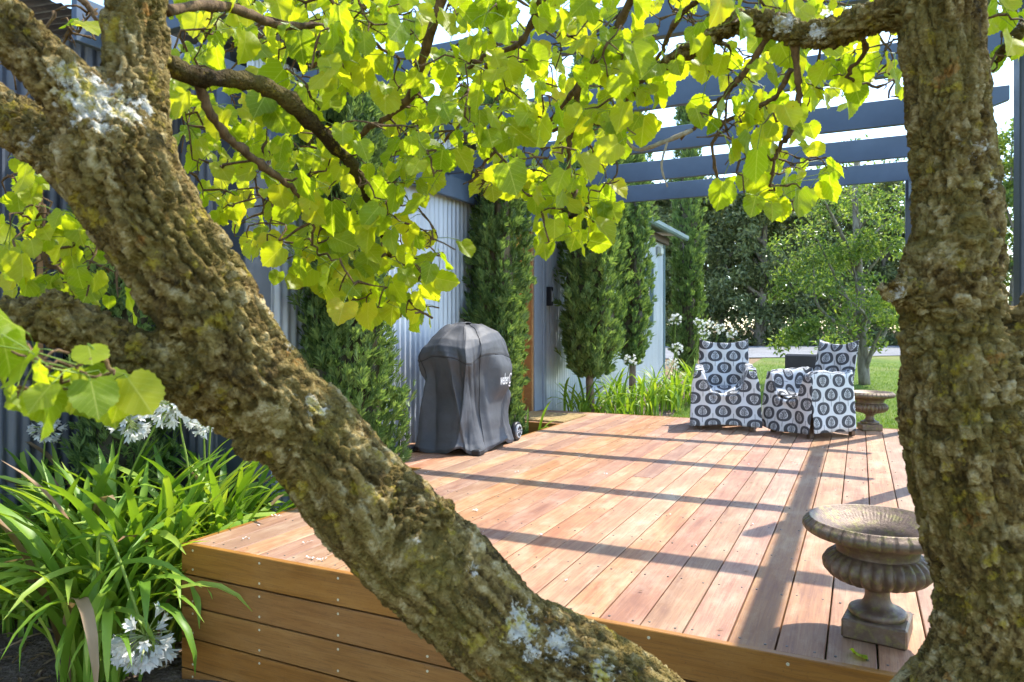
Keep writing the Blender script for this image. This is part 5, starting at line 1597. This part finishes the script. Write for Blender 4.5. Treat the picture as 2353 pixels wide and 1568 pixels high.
# ------------------------------------------------------------------ lawn blades, litter
def blades(n, fx, hgt, wdt, seed):
    r = np.random.default_rng(seed)
    x, y = fx(r, n)
    z = terr(x, y) + 0.012
    a = r.uniform(0, 2 * PI, n); h_ = hgt * r.uniform(0.5, 1.2, n)
    dx, dy = np.cos(a) * wdt, np.sin(a) * wdt
    lx, ly = r.standard_normal(n) * 0.4 * h_, r.standard_normal(n) * 0.4 * h_
    V = np.stack([np.stack([x - dx, y - dy, z], 1), np.stack([x + dx, y + dy, z], 1), np.stack([x + lx, y + ly, z + h_], 1)], 1).reshape(-1, 3)
    return V, np.arange(len(V)).reshape(-1, 3)
def lawn_pts(r, n):
    y = 7.95 + 12 * r.random(n) ** 1.7; x = -2.3 + (3.2 + (y - 7.9) * 0.55) * r.random(n)
    return x, y
def lawn_side(r, n): return 0.37 + 1.4 * r.random(n), 3.0 + 5.2 * r.random(n)
v1, f1_ = blades(60000, lawn_pts, 0.045, 0.004, 1); v2, f2_ = blades(15000, lawn_side, 0.05, 0.003, 2)
tag(mk('grass', np.vstack([v1, v2]), np.vstack([f1_, f2_ + len(v1)]), M['grass']), 'short green grass on the lawn beyond the deck', 'grass', kind='stuff')

fl_ = add('fallen_leaf', LM[3]); fl_.matrix_world = Matrix.Translation((0.006, 2.335, 0.012)) @ Matrix.Rotation(R(20), 4, 'Z') @ Matrix.Rotation(R(28), 4, 'Y') @ Matrix.Scale(0.062, 4)
tag(fl_, 'green leaf lying on the front deck boards below the urn', 'leaf')
fl_ = add('fallen_leaf', LM[6]); q_ = P(2157, 1122, 4.35); fl_.matrix_world = Matrix.Translation((q_[0], q_[1], 0.01)) @ Matrix.Rotation(R(100), 4, 'Z') @ Matrix.Rotation(R(12), 4, 'X') @ Matrix.Scale(0.07, 4)
tag(fl_, 'small leaf lying on the deck just left of the right stem', 'leaf')
g = Geo(); g2 = Geo()
for _ in range(130):
    x = rng.uniform(XL + 0.05, XR - 0.05); y = Y0 + 0.05 + 5.3 * rng.random()
    a = rng.uniform(0, PI); L = rng.uniform(0.004, 0.016); w_ = L * rng.uniform(0.15, 0.5)
    c, s = math.cos(a), math.sin(a)
    (g if rng.random() < 0.45 else g2).add([(x - c * L, y - s * L, 0.004), (x + s * w_, y - c * w_, 0.0065), (x + c * L, y + s * L, 0.0045), (x - s * w_, y + c * w_, 0.0055)], [(0, 1, 2, 3)])
for _ in range(420):       # seed husks swept against the wall round the grill
    x = rng.uniform(-3.42, -2.9) ; y = 4.28 + 1.5 * rng.random() ** 1.5
    a = rng.uniform(0, PI); L = rng.uniform(0.003, 0.008); c, s = math.cos(a), math.sin(a)
    g2.add([(x - c * L, y - s * L, 0.004), (x + s * L * .5, y - c * L * .5, 0.006), (x + c * L, y + s * L, 0.004), (x - s * L * .5, y + c * L * .5, 0.005)], [(0, 1, 2, 3)])
for (u, v) in ((640, 1187), (565, 1240), (705, 1250), (740, 1290), (715, 1285), (1095, 1176), (1390, 1092), (1187, 1086), (980, 1088)):
    p = P(u, v, FPX * CAMZ / (v - HYP))
    for k in range(4):
        a = rng.uniform(0, 2 * PI); L = rng.uniform(0.008, 0.018); o = rng.standard_normal(2) * 0.010; c, s = math.cos(a), math.sin(a)
        g.add([(p[0] + o[0], p[1] + o[1], 0.004), (p[0] + o[0] + c * L + s * .004, p[1] + o[1] + s * L - c * .004, 0.012), (p[0] + o[0] + 1.5 * c * L, p[1] + o[1] + 1.5 * s * L, 0.006), (p[0] + o[0] + c * L - s * .004, p[1] + o[1] + s * L + c * .004, 0.010)], [(0, 1, 2, 3)])
tag(mk('petal_litter', *g.get(), M['petal']), 'pale fallen petals scattered over the deck boards', 'litter', kind='stuff')
tag(mk('husk_litter', *g2.get(), M['dry']), 'small brown husks and bits scattered over the deck', 'litter', kind='stuff')
g = Geo()
for _ in range(650):
    x = rng.uniform(-4.2, -2.85); y = rng.uniform(1.3, 2.9)
    z = float(terr(x, y)) + 0.045; a = rng.uniform(0, PI); L = rng.uniform(0.01, 0.045); w_ = L * rng.uniform(0.12, 0.4); c, s = math.cos(a), math.sin(a)
    g.add([(x - c * L, y - s * L, z), (x + s * w_, y - c * w_, z + 0.012), (x + c * L, y + s * L, z + 0.006), (x - s * w_, y + c * w_, z + 0.01)], [(0, 1, 2, 3)])
for _ in range(22):
    x = rng.uniform(-4.1, -3.0); y = rng.uniform(1.6, 2.5); z = float(terr(x, y)) + 0.05; a = rng.uniform(0, 2 * PI); L = rng.uniform(0.1, 0.3)
    g.tube(spline([(x, y, z), (x + L * .5 * math.cos(a), y + L * .5 * math.sin(a), z + rng.uniform(0, .03)), (x + L * math.cos(a + .2), y + L * math.sin(a + .2), z)], 7), 0.004, 5)
tag(mk('leaf_litter', *g.get(), M['dry']), 'dry leaves and stalks strewn over the bare soil at left', 'litter', kind='stuff')
